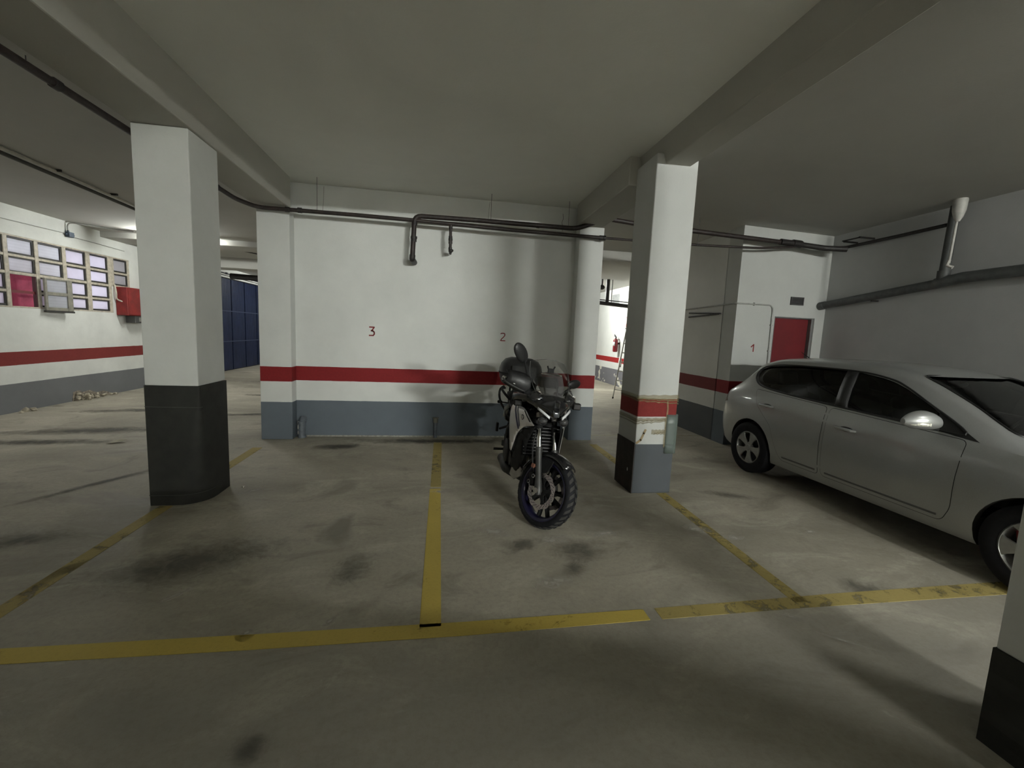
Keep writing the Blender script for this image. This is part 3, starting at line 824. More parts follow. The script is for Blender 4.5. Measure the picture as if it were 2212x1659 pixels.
prt('thick_pipe', M_IRON, lambda b: pipe(b, [(-0.42, 6.17, 2.58), (-0.40, 6.17, 3.115), (0.4, 6.17, 3.125), (1.86, 6.16, 3.125), (2.30, 6.16, 3.30), (2.75, 6.10, 3.25), (3.44, 5.86, 3.16), (5.15, 5.80, 3.085)], 0.033, 0.09, 12))
prt('end_length', M_IRON2, lambda b: pipe(b, [(5.15, 5.80, 3.085), (5.55, 5.75, 3.05), (5.80, 5.62, 3.03)], 0.040, 0.05, 12))
prt('large_elbow', M_IRON2, lambda b: b.tube(bend_path([(-0.42, 6.17, 2.60), (-0.424, 6.17, 2.545), (-0.41, 6.44, 2.54)], 0.04), 0.040, 12))
prt('side_branch', M_IRON2, lambda b: pipe(b, [(5.55, 5.78, 3.06), (5.88, 5.72, 3.08), (5.88, 4.9, 3.09), (5.88, 4.42, 3.10)], 0.022, 0.06))
prt('wall_bracket', M_IRON2, lambda b: b.box((5.72, 5.60, 3.12), (5.95, 5.62, 3.14)))
prt('wall_bracket', M_IRON2, lambda b: b.box((5.70, 5.35, 3.13), (5.95, 5.37, 3.15)))
prt('bracket_bar', M_IRON2, lambda b: b.box((5.70, 5.35, 3.13), (5.715, 5.62, 3.145)))

# right wall: big grey soil pipe, black pipe, pale downpipe
M_GREY = simple('grey_plastic', (0.085, 0.09, 0.088), 0.5, vary=0.2)
t = thing('waste_pipe', 'thick grey waste pipe sloping along the right wall above the car', 'pipe', (5.85, 6.0, 2.2))
xf = Matrix.Translation((-5.85, -6.0, -2.2))
b = MB(xf); b.tube([(5.86, 6.02, 2.235), (5.86, 4.40, 2.415)], 0.056, 16); b.build('pipe', M_GREY, t)
b = MB(xf); b.tube([(5.86, 4.42, 2.42), (5.86, 4.15, 2.46), (5.86, -4.0, 2.62)], 0.062, 16); b.build('wide_pipe', M_GREY, t)
b = MB(xf); b.tube([(5.86, 6.03, 2.234), (5.86, 5.93, 2.245)], 0.062, 16); b.build('end_cap', M_GREY, t)
b = MB(xf); b.tube([(5.865, 4.36, 2.44), (5.865, 4.34, 3.30)], 0.05, 14); b.tube([(5.865, 4.36, 2.44), (5.865, 4.36, 2.56)], 0.062, 14); b.build('stack', simple('dark_stack', (0.05, 0.052, 0.05), 0.6), t)
for y in (5.2, 3.0):
    z = 2.235 + (6.02 - y) * 0.111 if y > 4.4 else 2.48
    b = MB(xf); b.box((5.86, y - 0.012, z - 0.07), (5.965, y + 0.012, z - 0.05)); b.build('bracket', M_IRON2, t, smooth=False)
M_PALE = simple('pale_plastic', (0.42, 0.41, 0.38), 0.5, vary=0.15)
t = thing('downpipe', 'pale funnel headed downpipe at the top of the right wall', 'pipe', (5.86, 4.22, 2.7))
xf = Matrix.Translation((-5.86, -4.22, -2.7))
b = MB(xf); b.tube([(5.745, 4.22, 3.10), (5.745, 4.235, 2.62)], 0.013, 10); b.build('pipe', M_PALE, t)
b = MB(xf); b.loft([[(5.745 + r_ * math.cos(a) * 0.9, 4.215 + r_ * math.sin(a), z) for a in [2 * math.pi * k / 14 for k in range(14)]] for z, r_ in ((3.08, 0.02), (3.13, 0.045), (3.2, 0.062), (3.31, 0.068), (3.35, 0.06))]); b.build('funnel', M_PALE, t)
b = MB(xf); b.tube([(5.745, 4.235, 2.66), (5.745, 4.25, 2.60), (5.76, 4.20, 2.57)], 0.018, 10); b.build('outlet', M_PALE, t)
# conduit and vent on the alcove wall
M_CONDUIT = simple('grey_conduit', (0.36, 0.36, 0.34), 0.5)
t = thing('conduit', 'thin grey conduit bending down beside the number 1', 'conduit', (4.43, 6.02, 2.2))
xf = Matrix.Translation((-4.43, -6.02, -2.2))
b = MB(xf); pipe(b, [(4.405, 7.6, 2.17), (4.405, 6.015, 2.205), (4.98, 6.015, 2.205), (5.03, 6.015, 2.16), (5.045, 6.015, 1.20)], 0.011, 0.05, 8); b.build('tube', M_CONDUIT, t)
for x, z, hz in ((4.7, 2.205, 0), (5.034, 1.9, 1), (5.04, 1.5, 1)):
    b = MB(xf); b.box((x - (0.022 if hz else 0.008), 6.0, z - (0.008 if hz else 0.022)), (x + (0.022 if hz else 0.008), 6.029, z + (0.008 if hz else 0.022))); b.build('saddle', M_CONDUIT, t, smooth=False)
t = thing('pipe_stub', 'pair of dark pipe ends poking out low on the dim return wall', 'pipe', (4.41, 6.8, 2.1))
for k, (y0, z0, y1, z1) in enumerate(((7.25, 2.10, 6.35, 2.06), (7.25, 2.03, 6.40, 2.055))):
    b = MB(Matrix.Translation((-4.41, -6.8, -2.1))); b.tube([(4.385, y0, z0), (4.385, y1, z1)], 0.012, 8); b.tube([(4.385, 6.9, z0 + (z1 - z0) * 0.4), (4.42, 6.9, z0 + (z1 - z0) * 0.4)], 0.007, 6); b.build('stub', M_IRON2, t)
t = thing('vent_grille', 'small dark louvred vent above the red door', 'vent', (5.44, 6.03, 2.29))
b = MB(); b.box((-0.11, -0.012, -0.06), (0.11, -0.003, 0.06)); b.build('backing', simple('vent_dark', (0.03, 0.03, 0.03), 0.7), t, smooth=False)
b = MB()
for q in (((-0.112, -0.022, 0.05), (0.112, 0, 0.062)), ((-0.112, -0.022, -0.062), (0.112, 0, -0.05)), ((-0.112, -0.022, -0.05), (-0.10, 0, 0.05)), ((0.10, -0.022, -0.05), (0.112, 0, 0.05))): b.box(*q)
b.build('frame', simple('vent_grey', (0.07, 0.07, 0.07), 0.6), t, smooth=False)
for k in range(5):
    b = MB(); b.rbox((0, -0.016, -0.038 + 0.019 * k), (0.2, 0.014, 0.003), (R(35), 0, 0)); b.build('slat', simple('vent_slat', (0.06, 0.06, 0.06), 0.6), t, smooth=False)

# pipe ends at the foot of the back wall
M_GREYPIPE = simple('painted_grey_pipe', (0.10, 0.115, 0.13), 0.6, vary=0.25, bmp=0.3)
M_CHIP = simple('chipped_white', (0.40, 0.39, 0.35), 0.8, vary=0.3)
t = thing('pipe_elbow', 'grey painted pipe bend in the left corner at the foot of the back wall', 'pipe', (-1.93, 6.40, 0))
b = MB(); pipe(b, [(0, 0, 0), (0, 0, 0.20), (0.0, 0.075, 0.27)], 0.048, 0.09, 14); b.build('pipe', M_GREYPIPE, t)
b = MB(); b.tube([(0, 0, 0.20), (0, 0, 0.235)], 0.055, 14); b.build('collar', M_GREYPIPE, t)
b = MB(); b.tube([(0, 0, 0), (0, 0, 0.03)], 0.055, 14); b.build('foot_collar', M_GREYPIPE, t)
for z, h, w in ((0.05, 0.05, 0.012), (0.12, 0.07, 0.015), (0.19, 0.05, 0.011)):
    b = MB(); b.ell((-0.042, -0.020, z + h / 2), (0.010, w, h / 2), 8, 6); c = b.build('bare_patch', M_CHIP, t); c['label'] = 'bare whitish patch where the paint has chipped'
t = thing('pipe_stub', 'short capped pipe stub standing against the back wall under the gap between 3 and 2', 'pipe', (-0.06, 6.42, 0))
b = MB(); pipe(b, [(0, 0, 0.0), (0, 0, 0.24), (0.0, 0.05, 0.28)], 0.026, 0.05); b.build('pipe', M_GREYPIPE, t)
b = MB(); b.tube([(0, 0, 0.23), (0, 0, 0.27)], 0.036, 10); b.ell((0, -0.004, 0.285), (0.034, 0.034, 0.026), 10, 8); b.tube([(-0.045, -0.01, 0.30), (0.045, -0.01, 0.30)], 0.010, 8); b.build('cap', simple('dull_brass', (0.16, 0.15, 0.12), 0.5, 0.3), t)

# ================================================================== WINDOW WALL THINGS
M_RED = simple('red_enamel', (0.17, 0.012, 0.010), 0.5, vary=0.25, scale=6)
t = thing('fire_hose_cabinet', 'red fire hose cabinet hung on the wall at the right end of the window', 'cabinet', (-6.7, 10.62, 1.62))
b = MB(); b.box((0.0, -0.33, 0.0), (0.22, 0.36, 0.585)); b.build('body', M_RED, t, smooth=False, bevel=0.012)
b = MB(); b.box((0.22, -0.31, 0.02), (0.232, 0.34, 0.565)); b.build('door', M_RED, t, smooth=False, bevel=0.004)
b = MB(); b.box((0.02, -0.10, -0.15), (0.20, 0.34, 0.0)); b.build('lower_box', simple('dark_grey_tin', (0.05, 0.05, 0.048), 0.5), t, smooth=False, bevel=0.008)
b = MB(); b.box((0.20, 0.02, -0.12), (0.206, 0.33, -0.03)); b.build('window', simple('dull_metal', (0.35, 0.34, 0.31), 0.35, 0.6), t, smooth=False)
b = MB(); b.tube(smooth_path([(0.02, -0.36, 0.62), (0.06, -0.39, 0.45), (0.05, -0.36, 0.33), (0.16, -0.30, 0.27)]), 0.014, 8); b.build('hose_tail', simple('pale_hose', (0.45, 0.42, 0.35), 0.6), t)
M_JB = simple('blue_grey_box', (0.055, 0.08, 0.12), 0.5)
t = thing('junction_box', 'small blue junction box above the window', 'electrical box', (-6.70, 9.22, 3.02))
b = MB(); b.box((0, -0.06, -0.045), (0.06, 0.06, 0.045)); b.build('box', M_JB, t, smooth=False, bevel=0.008)
b = MB(); b.box((0.06, -0.054, -0.04), (0.066, 0.054, 0.04)); b.build('lid', M_JB, t, smooth=False, bevel=0.003)
for y in (-0.075, 0.075):
    b = MB(); b.tube([(0.03, y - 0.015, 0), (0.03, y + 0.015, 0)], 0.016, 8); b.build('gland', M_JB, t)
b = MB(); b.tube([(0.03, -0.03, 0.045), (0.03, -0.03, 0.07)], 0.016, 8); b.build('gland', M_JB, t)
t = thing('conduit', 'grey conduit curving from the blue junction box up onto the ceiling', 'conduit', (-6.67, 9.19, 3.08))
b = MB(); b.tube(smooth_path([(0, 0, 0.01), (0, 0, 0.09), (0.03, 0.02, 0.14), (0.12, 0.10, 0.155), (0.4, 0.36, 0.155), (0.74, 0.50, 0.15)], 5), 0.011, 8); b.build('tube', M_CONDUIT, t)
t = thing('wall_cable', 'thin grey cable clipped along the wall above the window', 'cable', (-6.68, 8.0, 3.0))
b = MB(); b.tube([(0, -3.0, -0.06), (0, 0.0, 0.012), (0, 1.14, 0.03)], 0.006, 6); b.build('cable', M_CONDUIT, t)
b = MB(); b.tube([(0, 1.30, -0.005), (0, 1.9, -0.012), (0, 2.6, -0.03)], 0.006, 6); b.build('cable', M_CONDUIT, t)
# long cable tray under the low ceiling
t = thing('ceiling_conduit', 'long dark conduit along the low ceiling between the beam and the window wall', 'conduit', (-4.5, 6.0, 3.2))
b = MB(); b.tube([(0.12, -11.8, 0.0), (0.03, -0.6, 0.0), (-0.20, 3.9, 0.0)], 0.022, 8); b.build('tube', simple('dull_dark_conduit', (0.05, 0.048, 0.042), 0.6), t)
b = MB(); b.tube([(0.18, -11.8, 0.028), (0.09, -0.6, 0.028), (-0.14, 3.9, 0.028)], 0.018, 8); b.build('lit_side', simple('conduit_lit_side', (0.45, 0.43, 0.38), 0.6), t)  # pale strip painted as the lit side of the dark conduit
for k in range(9):
    x = 0.06 - 0.05 * (k - 4.0) / 4; b = MB(); b.box((x - 0.03, -3.6 + k * 0.9, 0.024), (x + 0.06, -3.585 + k * 0.9, 0.05)); b.build('clip', M_IRON2, t, smooth=False)
t = thing('ceiling_conduit', 'thin dark conduit under the far crossbeam before the blue doors', 'conduit', (-4.0, 11.5, 3.1))
b = MB(); b.tube([(-0.85, -0.72, 0.13), (0.1, 0.98, 0.13)], 0.014, 6); b.build('tube', M_IRON2, t)
t = thing('drain_pipe', 'thick black pipe slung under the far beam before the blue doors', 'pipe', (-5, 14.2, 2.86))
b = MB(); b.tube([(-1.2, 0, 0.06), (0.3, 0, 0.02), (3.0, 0, -0.08)], 0.085, 12); b.build('pipe', M_IRON2, t)
for x in (-0.3, 0.75, 2.0):
    b = MB(); b.tube([(x - 0.05, 0, 0.03), (x + 0.05, 0, 0.03)], 0.105, 12); b.build('collar', M_IRON2, t)
    b = MB(); b.box((x - 0.01, -0.01, 0.05), (x + 0.01, 0.01, 0.38)); b.build('hanger', M_IRON2, t)

# broken plaster at the foot of the left wall
M_RUB = simple('plaster_rubble', (0.40, 0.36, 0.28), 0.95, vary=0.35, scale=25)
def chunk(b, c, r):
    rr = [r * random.uniform(0.6, 1.2) for _ in range(3)]
    o = len(b.v); b.ell(c, rr, 6, 4)
    for i in range(o, len(b.v)): b.v[i] += Vector([random.uniform(-0.25, 0.25) * r for _ in range(3)])
b = MB()
for k in range(46):
    f = random.random(); r = random.uniform(0.012, 0.04) * (1.3 - f * 0.7)
    chunk(b, (-6.69 + abs(random.gauss(0, 0.05)) + 0.02, 9.1 + f * 1.0, r * 0.5 + random.uniform(0, 0.13) * (1 - f) ** 1.5), r)
o = b.build('plaster_rubble', M_RUB, smooth=False); tag(o, 'crumbled plaster rubble at the foot of the window wall', 'rubble', kind='stuff')
b = MB(); pts = [(9.05, 0.02), (9.08, 0.17), (9.2, 0.19), (9.3, 0.14), (9.45, 0.16), (9.62, 0.09), (9.8, 0.10), (10.0, 0.03), (10.02, 0.0), (9.05, 0.0)]
b.prism(pts, lambda a, c, d: (-6.70 + d, a, c), 0, 0.004); b.build('bare_plaster', simple('bare_plaster', (0.22, 0.19, 0.15), 0.95, vary=0.6, scale=30), wall_left, smooth=False)
t = thing('plaster_lump', 'pale lump of fallen plaster by the window wall near the left edge', 'rubble', (-6.6, 8.02, 0))
b = MB(); chunk(b, (0, 0, 0.03), 0.06); chunk(b, (0.03, 0.1, 0.02), 0.05); chunk(b, (0.02, -0.1, 0.01), 0.03); b.build('lump', M_RUB, t, smooth=False)
# litter
t = thing('paper_scrap', 'crumpled pale paper scrap on the floor left of the black based pillar', 'litter', (-4.05, 6.07, 0.004))
b = MB(); b.add([(-0.09, -0.03, 0), (-0.02, -0.05, 0.012), (0.0, 0.02, 0.035), (-0.06, 0.03, 0.01), (0.05, 0.0, 0.015), (0.09, 0.05, 0.03), (0.03, 0.06, 0.008)], [(0, 1, 2, 3), (2, 1, 4), (2, 4, 5, 6), (3, 2, 6)]); b.build('sheet', simple('scrap_paper', (0.45, 0.42, 0.33), 0.8), t, smooth=False, solidify=0.002)
t = thing('bottle_cap', 'tiny shiny metal cap on the floor right of the black based pillar', 'litter', (-1.872, 4.41, 0.0))
b = MB(); b.lathe([(0, 0.010), (0.012, 0.010), (0.0145, 0.006), (0.016, 0), (0.0, 0.0)], seg=14); b.build('cap', simple('bright_tin', (0.9, 0.88, 0.8), 0.15, 1.0), t)

# ================================================================== PASSAGE BEHIND THE PILLAR
M_ALU = simple('aluminium', (0.55, 0.54, 0.50), 0.35, 0.8, vary=0.1)
M_RUBBER = simple('black_rubber', (0.012, 0.012, 0.012), 0.7)
t = thing('stepladder', 'aluminium stepladder standing in the bright passage behind the taped pillar', 'ladder', (4.99, 10.82, 0), R(-50))
H = 1.85
def lad(y0, y1, rungs, name):
    for s in (-1, 1):
        b = MB(); b.tube([(s * 0.24, y0, 0.02), (s * 0.17, y1, H)], 0.016, 6); b.build('stile', M_ALU, t)
        b = MB(); b.tube([(s * 0.241, y0, 0.0), (s * 0.239, y0 + (y1 - y0) * 0.02, 0.045)], 0.02, 6); b.build('foot', M_RUBBER, t)
    for k in range(rungs):
        f = (k + 1) / (rungs + 0.6); w = 0.24 - 0.07 * f; y = y0 + (y1 - y0) * f
        b = MB(); b.box((-w, y - 0.04, H * f - 0.012), (w, y + 0.04, H * f + 0.012)); b.build(name, M_ALU, t, smooth=False)
lad(-0.42, -0.05, 7, 'step'); lad(0.42, 0.05, 2, 'stay')
b = MB(); b.box((-0.18, -0.12, H), (0.18, 0.12, H + 0.025)); b.build('platform', M_ALU, t, smooth=False)

M_EXT = simple('extinguisher_red', (0.16, 0.008, 0.012), 0.3, vary=0.1)
t = thing('fire_extinguisher', 'red fire extinguisher hanging on the bright passage wall under a sign', 'fire extinguisher', (5.66, 13.55, 1.14))
b = MB(); b.lathe([(0, 0), (0.06, 0.0), (0.078, 0.02), (0.08, 0.05), (0.08, 0.36), (0.07, 0.40), (0.04, 0.43), (0.025, 0.45), (0, 0.45)], seg=20); b.build('cylinder', M_EXT, t)
b = MB(); b.tube([(0, 0, 0.44), (0, 0, 0.50)], 0.022, 10); b.rbox((-0.01, 0.05, 0.515), (0.02, 0.14, 0.018), (R(12), 0, 0)); b.rbox((-0.01, 0.05, 0.545), (0.02, 0.13, 0.012), (R(25), 0, 0)); b.build('valve', M_RUBBER, t, smooth=False)
b = MB(); b.tube(smooth_path([(-0.02, -0.02, 0.48), (-0.05, -0.09, 0.44), (-0.06, -0.11, 0.28), (-0.05, -0.10, 0.12)]), 0.011, 8); b.build('hose', M_RUBBER, t)
b = MB(); b.lathe([(0.0815, 0.20), (0.0815, 0.33)], seg=10, a0=R(130), a1=R(230)); b.build('label_plate', simple('label_white', (0.7, 0.7, 0.68), 0.5), t, solidify=0.001)
b = MB(); b.box((0.07, -0.03, 0.25), (0.14, 0.03, 0.31)); b.build('bracket', M_RUBBER, t, smooth=False)
M_SIGN_R = simple('sign_red', (0.55, 0.03, 0.025), 0.5); M_SIGN_W = simple('sign_white', (0.8, 0.8, 0.78), 0.5)
t = thing('safety_sign', 'red and white fire extinguisher sign on the bright passage wall', 'sign', (5.80, 13.0, 2.12))
b = MB(); b.box((-0.006, -0.15, -0.15), (0, 0.15, 0.15)); b.build('plate', M_SIGN_R, t, smooth=False)
b = MB(); b.box((-0.008, -0.13, -0.075), (-0.006, 0.13, 0.13)); b.build('field', M_SIGN_W, t, smooth=False)
b = MB(); fnS = lambda a, c, d: (-0.008 - d, -a, c)
b.prism(round_poly([(-0.05, -0.055), (0.02, -0.055), (0.02, 0.06), (0.0, 0.085), (-0.03, 0.085), (-0.05, 0.06)], 0.012), fnS, 0, 0.002); b.prism([(-0.03, 0.085), (0.03, 0.10), (0.03, 0.112), (-0.04, 0.10)], fnS, 0, 0.002)
stroke(b, [(0.01, 0.09), (0.05, 0.06), (0.06, -0.04)], 0.014, fnS, 0.002); stroke(b, [(0.085, -0.05), (0.10, 0.0), (0.085, 0.05), (0.10, 0.09)], 0.016, fnS, 0.002)
b.build('pictogram', M_SIGN_R, t, smooth=False)
cu = bpy.data.curves.new('word', 'FONT'); cu.body = 'EXTINTOR'; cu.size = 0.055; cu.align_x = 'CENTER'; cu.align_y = 'CENTER'; cu.extrude = 0.0008
o = bpy.data.objects.new('lettering', cu); COL.objects.link(o)
dg = bpy.context.evaluated_depsgraph_get(); me = bpy.data.meshes.new_from_object(o.evaluated_get(dg)); bpy.data.objects.remove(o)
me.transform(Matrix.Translation((-0.0072, 0, -0.112)) @ Matrix(((0, 0, -1, 0), (-1, 0, 0, 0), (0, 1, 0, 0), (0, 0, 0, 1))))
link('lettering', me, M_SIGN_W, t, smooth=False)
t = thing('emergency_lamp', 'small white oval lamp on the red band of the passage wall', 'lamp', (5.80, 13.35, 0.83))
b = MB(); b.ell((-0.02, 0, 0), (0.05, 0.085, 0.15), 14, 10); b.build('cover', M_WHITEPAINT, t)
b = MB(); b.ell((-0.02, 0, -0.12), (0.035, 0.05, 0.045), 10, 8); b.build('cap', simple('dark_cap', (0.05, 0.05, 0.05), 0.6), t)
t = thing('drain_pipe', 'thick black pipe crossing the bright passage high behind the taped pillar', 'pipe', (4.9, 12.0, 2.55))
b = MB(); b.tube([(-0.9, 0, 0.06), (0.85, 0, -0.05)], 0.055, 12); b.build('pipe', M_IRON2, t)
b = MB(); b.tube([(-0.9, 0.02, 0.14), (0.85, 0.02, 0.07)], 0.014, 8); b.build('thin_pipe', M_IRON2, t)
b = MB(); b.tube([(-0.24, 0, 0.0), (-0.24, 0, 0.70)], 0.055, 12); b.build('riser', M_IRON2, t)
b = MB(); b.tube([(-0.10, 0.02, 0.0), (-0.10, 0.02, 0.70)], 0.012, 6); b.build('thin_riser', M_IRON2, t)
b = MB(); b.ell((-0.42, 0.0, 0.47), (0.09, 0.06, 0.07), 10, 8); b.tube([(-0.42, 0, 0.47), (-0.42, 0, 0.70)], 0.03, 8); b.build('valve', M_IRON2, t)
t = thing('wall_panel', 'flat grey panel high on the bright passage wall', 'panel', (5.79, 14.1, 2.9))
b = MB(); b.box((0, -0.3, -0.16), (0.01, 0.3, 0.16)); b.build('plate', simple('grey_panel', (0.30, 0.31, 0.31), 0.5), t, smooth=False)
b = MB(); b.box((-0.012, -0.32, 0.16), (0.01, 0.32, 0.18)); b.box((-0.012, -0.32, -0.18), (0.01, 0.32, -0.16)); b.box((-0.012, -0.32, -0.16), (0.01, -0.30, 0.16)); b.box((-0.012, 0.30, -0.16), (0.01, 0.32, 0.16)); b.build('frame', simple('grey_frame', (0.5, 0.5, 0.5), 0.5), t, smooth=False)
# ================================================================== CAR (silver five door hatchback, nose to the right)
# car frame: x forward from the rear axle, y to its left (away from the view), z up
M_SILVER = car_paint('silver_paint', (0.37, 0.38, 0.375), 0.36, 0.5)
M_DARKIN = simple('cabin_dark', (0.018, 0.017, 0.016), 0.8)
M_TRIM = simple('black_trim', (0.010, 0.010, 0.010), 0.45)
M_GLASS = glass_mat('car_glass', (0.66, 0.68, 0.66), 0.9)
M_SEAMC = simple('shut_line', (0.012, 0.012, 0.012), 0.8)
M_TYRE = simple('tyre_rubber', (0.010, 0.010, 0.012), 0.75, vary=0.2, spec=0.2)
M_ALLOY = simple('alloy', (0.36, 0.36, 0.35), 0.38, 0.7, vary=0.1)
M_LENS = glass_mat('clear_lens', (0.8, 0.8, 0.8))
M_TAIL = simple('tail_red', (0.22, 0.012, 0.012), 0.2, coat=0.5)
M_CHROME = simple('chrome', (0.75, 0.75, 0.75), 0.12, 1.0, vary=0.02)
WB = 2.65
cT = pchip([-0.755, -0.745, -0.72, -0.60, -0.43, -0.22, 0.1, 0.65, 1.1, 1.42, 1.62, 1.95, 2.25, 2.46, 2.60, 2.90, 3.12, 3.28, 3.40, 3.46, 3.49],
           [0.62, 0.82, 0.93, 1.06, 1.22, 1.395, 1.462, 1.48, 1.47, 1.44, 1.395, 1.25, 1.10, 0.985, 0.945, 0.895, 0.83, 0.755, 0.66, 0.57, 0.46])
cB = pchip([-0.755, -0.70, -0.5, 0.0, 2.6, 3.2, 3.40, 3.49], [0.50, 0.33, 0.25, 0.19, 0.19, 0.21, 0.25, 0.38])
cW = pchip([-0.755, -0.735, -0.66, -0.48, -0.1, 0.5, 1.3, 2.3, 2.75, 3.05, 3.25, 3.38, 3.46, 3.49], [0.46, 0.63, 0.76, 0.835, 0.875, 0.885, 0.8875, 0.885, 0.87, 0.83, 0.75, 0.63, 0.47, 0.38])
cS = pchip([-0.755, -0.73, -0.66, -0.35, 0.3, 1.2, 2.0, 2.45, 2.7, 3.0, 3.2, 3.35, 3.45, 3.49], [0.58, 0.78, 0.90, 1.02, 1.02, 0.985, 0.955, 0.93, 0.90, 0.82, 0.735, 0.63, 0.52, 0.44])
cR = pchip([-0.755, -0.73, -0.62, -0.45, -0.25, 0.1, 0.65, 1.1, 1.42, 1.65, 1.95, 2.25, 2.45, 2.62, 2.9, 3.2, 3.38, 3.49], [0.60, 0.84, 0.98, 1.13, 1.30, 1.395, 1.415, 1.405, 1.37, 1.315, 1.185, 1.045, 0.955, 0.925, 0.872, 0.768, 0.65, 0.45])
cWr = pchip([-0.755, -0.60, -0.30, 0.3, 1.1, 1.5, 1.9, 2.3, 2.5, 2.8, 3.2, 3.49], [0.40, 0.56, 0.585, 0.60, 0.605, 0.61, 0.655, 0.735, 0.775, 0.72, 0.60, 0.30])
def section(u, inset=0.0):
    """Half section as (y, z) from the floor's middle up to the roof's middle."""
    T, B, W, S, Rr, Wr = cT(u), cB(u), cW(u), cS(u), cR(u), cWr(u)
    h = S - B
    Rr = max(Rr, S + 0.012); T = max(T, Rr + 0.010); Wr = min(Wr, W - 0.06)
    p = [(0.0, B), (W * 0.5, B), (W - 0.13, B + 0.004), (W - 0.065, B + 0.025), (W - 0.045, B + 0.08 * h), (W - 0.030, B + 0.17 * h), (W - 0.016, B + 0.24 * h), (W - 0.006, B + 0.36 * h), (W, B + 0.50 * h), (W - 0.002, B + 0.64 * h), (W - 0.012, B + 0.76 * h), (W - 0.016, B + 0.83 * h), (W - 0.034, B + 0.93 * h), (W - 0.055, S)]
    ys, ye = W - 0.055, Wr
    for f in (0.25, 0.5, 0.75):
        p.append((ys + (ye - ys) * (f - 0.10 * math.sin(math.pi * f)), S + (Rr - S) * f))
    p += [(Wr, Rr), (Wr - 0.035, Rr + (T - Rr) * 0.42), (Wr * 0.80, Rr + (T - Rr) * 0.70), (Wr * 0.5, Rr + (T - Rr) * 0.92), (0.0, T)]
    if inset:
        cz = 0.9; q = []
        for y, z in p:
            q.append((max(0.0, y - inset) if y > 0.001 else 0.0, z + (inset if z < cz else -inset)))
        p = q
    return p
def side_y(u, z):
    """Half width of the body at station u and height z."""
    s = section(u)[3:18]
    zs = [q[1] for q in s]; ys = [q[0] for q in s]
    return float(np.interp(z, zs, ys))
def ring(u, inset=0.0):
    h = section(u, inset)
    return [(u, -y, z) for y, z in h] + [(u, y, z) for y, z in reversed(h[1:-1])]
us = [-0.755, -0.75, -0.74, -0.725, -0.70, -0.66, -0.6, -0.54, -0.48, -0.42, -0.36, -0.30, -0.24, -0.16, -0.05] + [0.08 + 0.12 * k for k in range(19)] + [2.33, 2.40, 2.46, 2.52, 2.60, 2.70, 2.80, 2.90, 3.0, 3.1, 3.18, 3.25, 3.31, 3.36, 3.40, 3.43, 3.46, 3.478, 3.49]
def tmp_obj(mbx, name, mi=0):
    me = mbx.mesh(name); me.materials.append(M_SILVER); me.materials.append(M_DARKIN)
    for p in me.polygons: p.material_index = mi
    o = bpy.data.objects.new(name, me); COL.objects.link(o); return o
b = MB(); b.loft([ring(u) for u in us]); body = tmp_obj(b, 'body')
cut = []
ui = [-0.60, -0.5, -0.4, -0.28, -0.1, 0.2, 0.6, 1.0, 1.3, 1.5, 1.7, 1.95, 2.2, 2.42]
def inner(u):
    h = [(y, max(z, 0.42)) for y, z in section(u, 0.045)]
    return [(u, -y, z) for y, z in h] + [(u, y, z) for y, z in reversed(h[1:-1])]
b = MB(); b.loft([inner(u) for u in ui]); cut.append(tmp_obj(b, 'cut', 1))
for ux in (0.0, WB):
    for s in (-1, 1):
        b = MB(); b.tube([(ux, s * 0.60, 0.325), (ux, s * 1.2, 0.325)], 0.352, 40); cut.append(tmp_obj(b, 'cut', 1))
REARWIN = round_poly([(1.06, 1.03), (0.50, 1.055), (0.12, 1.085), (-0.06, 1.13), (-0.165, 1.215), (-0.17, 1.285), (-0.05, 1.332), (0.30, 1.368), (0.985, 1.378)], [0.03, 0.2, 0.2, 0.1, 0.08, 0.08, 0.15, 0.2, 0.03])
FRONTWIN = round_poly([(1.165, 1.025), (1.6, 1.01), (2.00, 0.99), (2.10, 1.005), (1.84, 1.145), (1.58, 1.27), (1.40, 1.33), (1.085, 1.372)], [0.03, 0.2, 0.06, 0.04, 0.2, 0.2, 0.1, 0.03])
for poly in (REARWIN, FRONTWIN):
    b = MB(); b.prism(poly, lambda a, c, d: (a, d, c), -1.2, 1.2); cut.append(tmp_obj(b, 'cut', 1))
WSHIELD = round_poly([(-0.66, 1.03), (0.66, 1.03), (0.56, 1.20), (0.515, 1.385), (-0.515, 1.385), (-0.56, 1.20)], 0.06)
b = MB(); b.prism(WSHIELD, lambda a, c, d: (d, a, c), 1.35, 2.62); cut.append(tmp_obj(b, 'cut', 1))
RSCREEN = round_poly([(-0.48, 1.04), (0.48, 1.04), (0.44, 1.28), (-0.44, 1.28)], 0.06)
b = MB(); b.prism(RSCREEN, lambda a, c, d: (d, a, c), -0.9, -0.2); cut.append(tmp_obj(b, 'cut', 1))
for c in cut:
    md = body.modifiers.new('b', 'BOOLEAN'); md.operation = 'DIFFERENCE'; md.object = c; md.solver = 'EXACT'
bpy.context.view_layer.update()
dg = bpy.context.evaluated_depsgraph_get()
bme = bpy.data.meshes.new_from_object(body.evaluated_get(dg))
for c in cut + [body]: bpy.data.objects.remove(c)
bme.name = 'body'
for p in bme.polygons:
    c = p.center
    if c.z < 0.22 and abs(p.normal.z) > 0.7: p.material_index = 1
bme.polygons.foreach_set('use_smooth', [True] * len(bme.polygons)); bme.set_sharp_from_angle(angle=R(32))
car = thing('car', 'silver five door hatchback parked along the right wall', 'car', (4.675, 4.735, 0.0), R(-90 + 1.0))
bo = bpy.data.objects.new('body', bme); COL.objects.link(bo); bo.parent = car

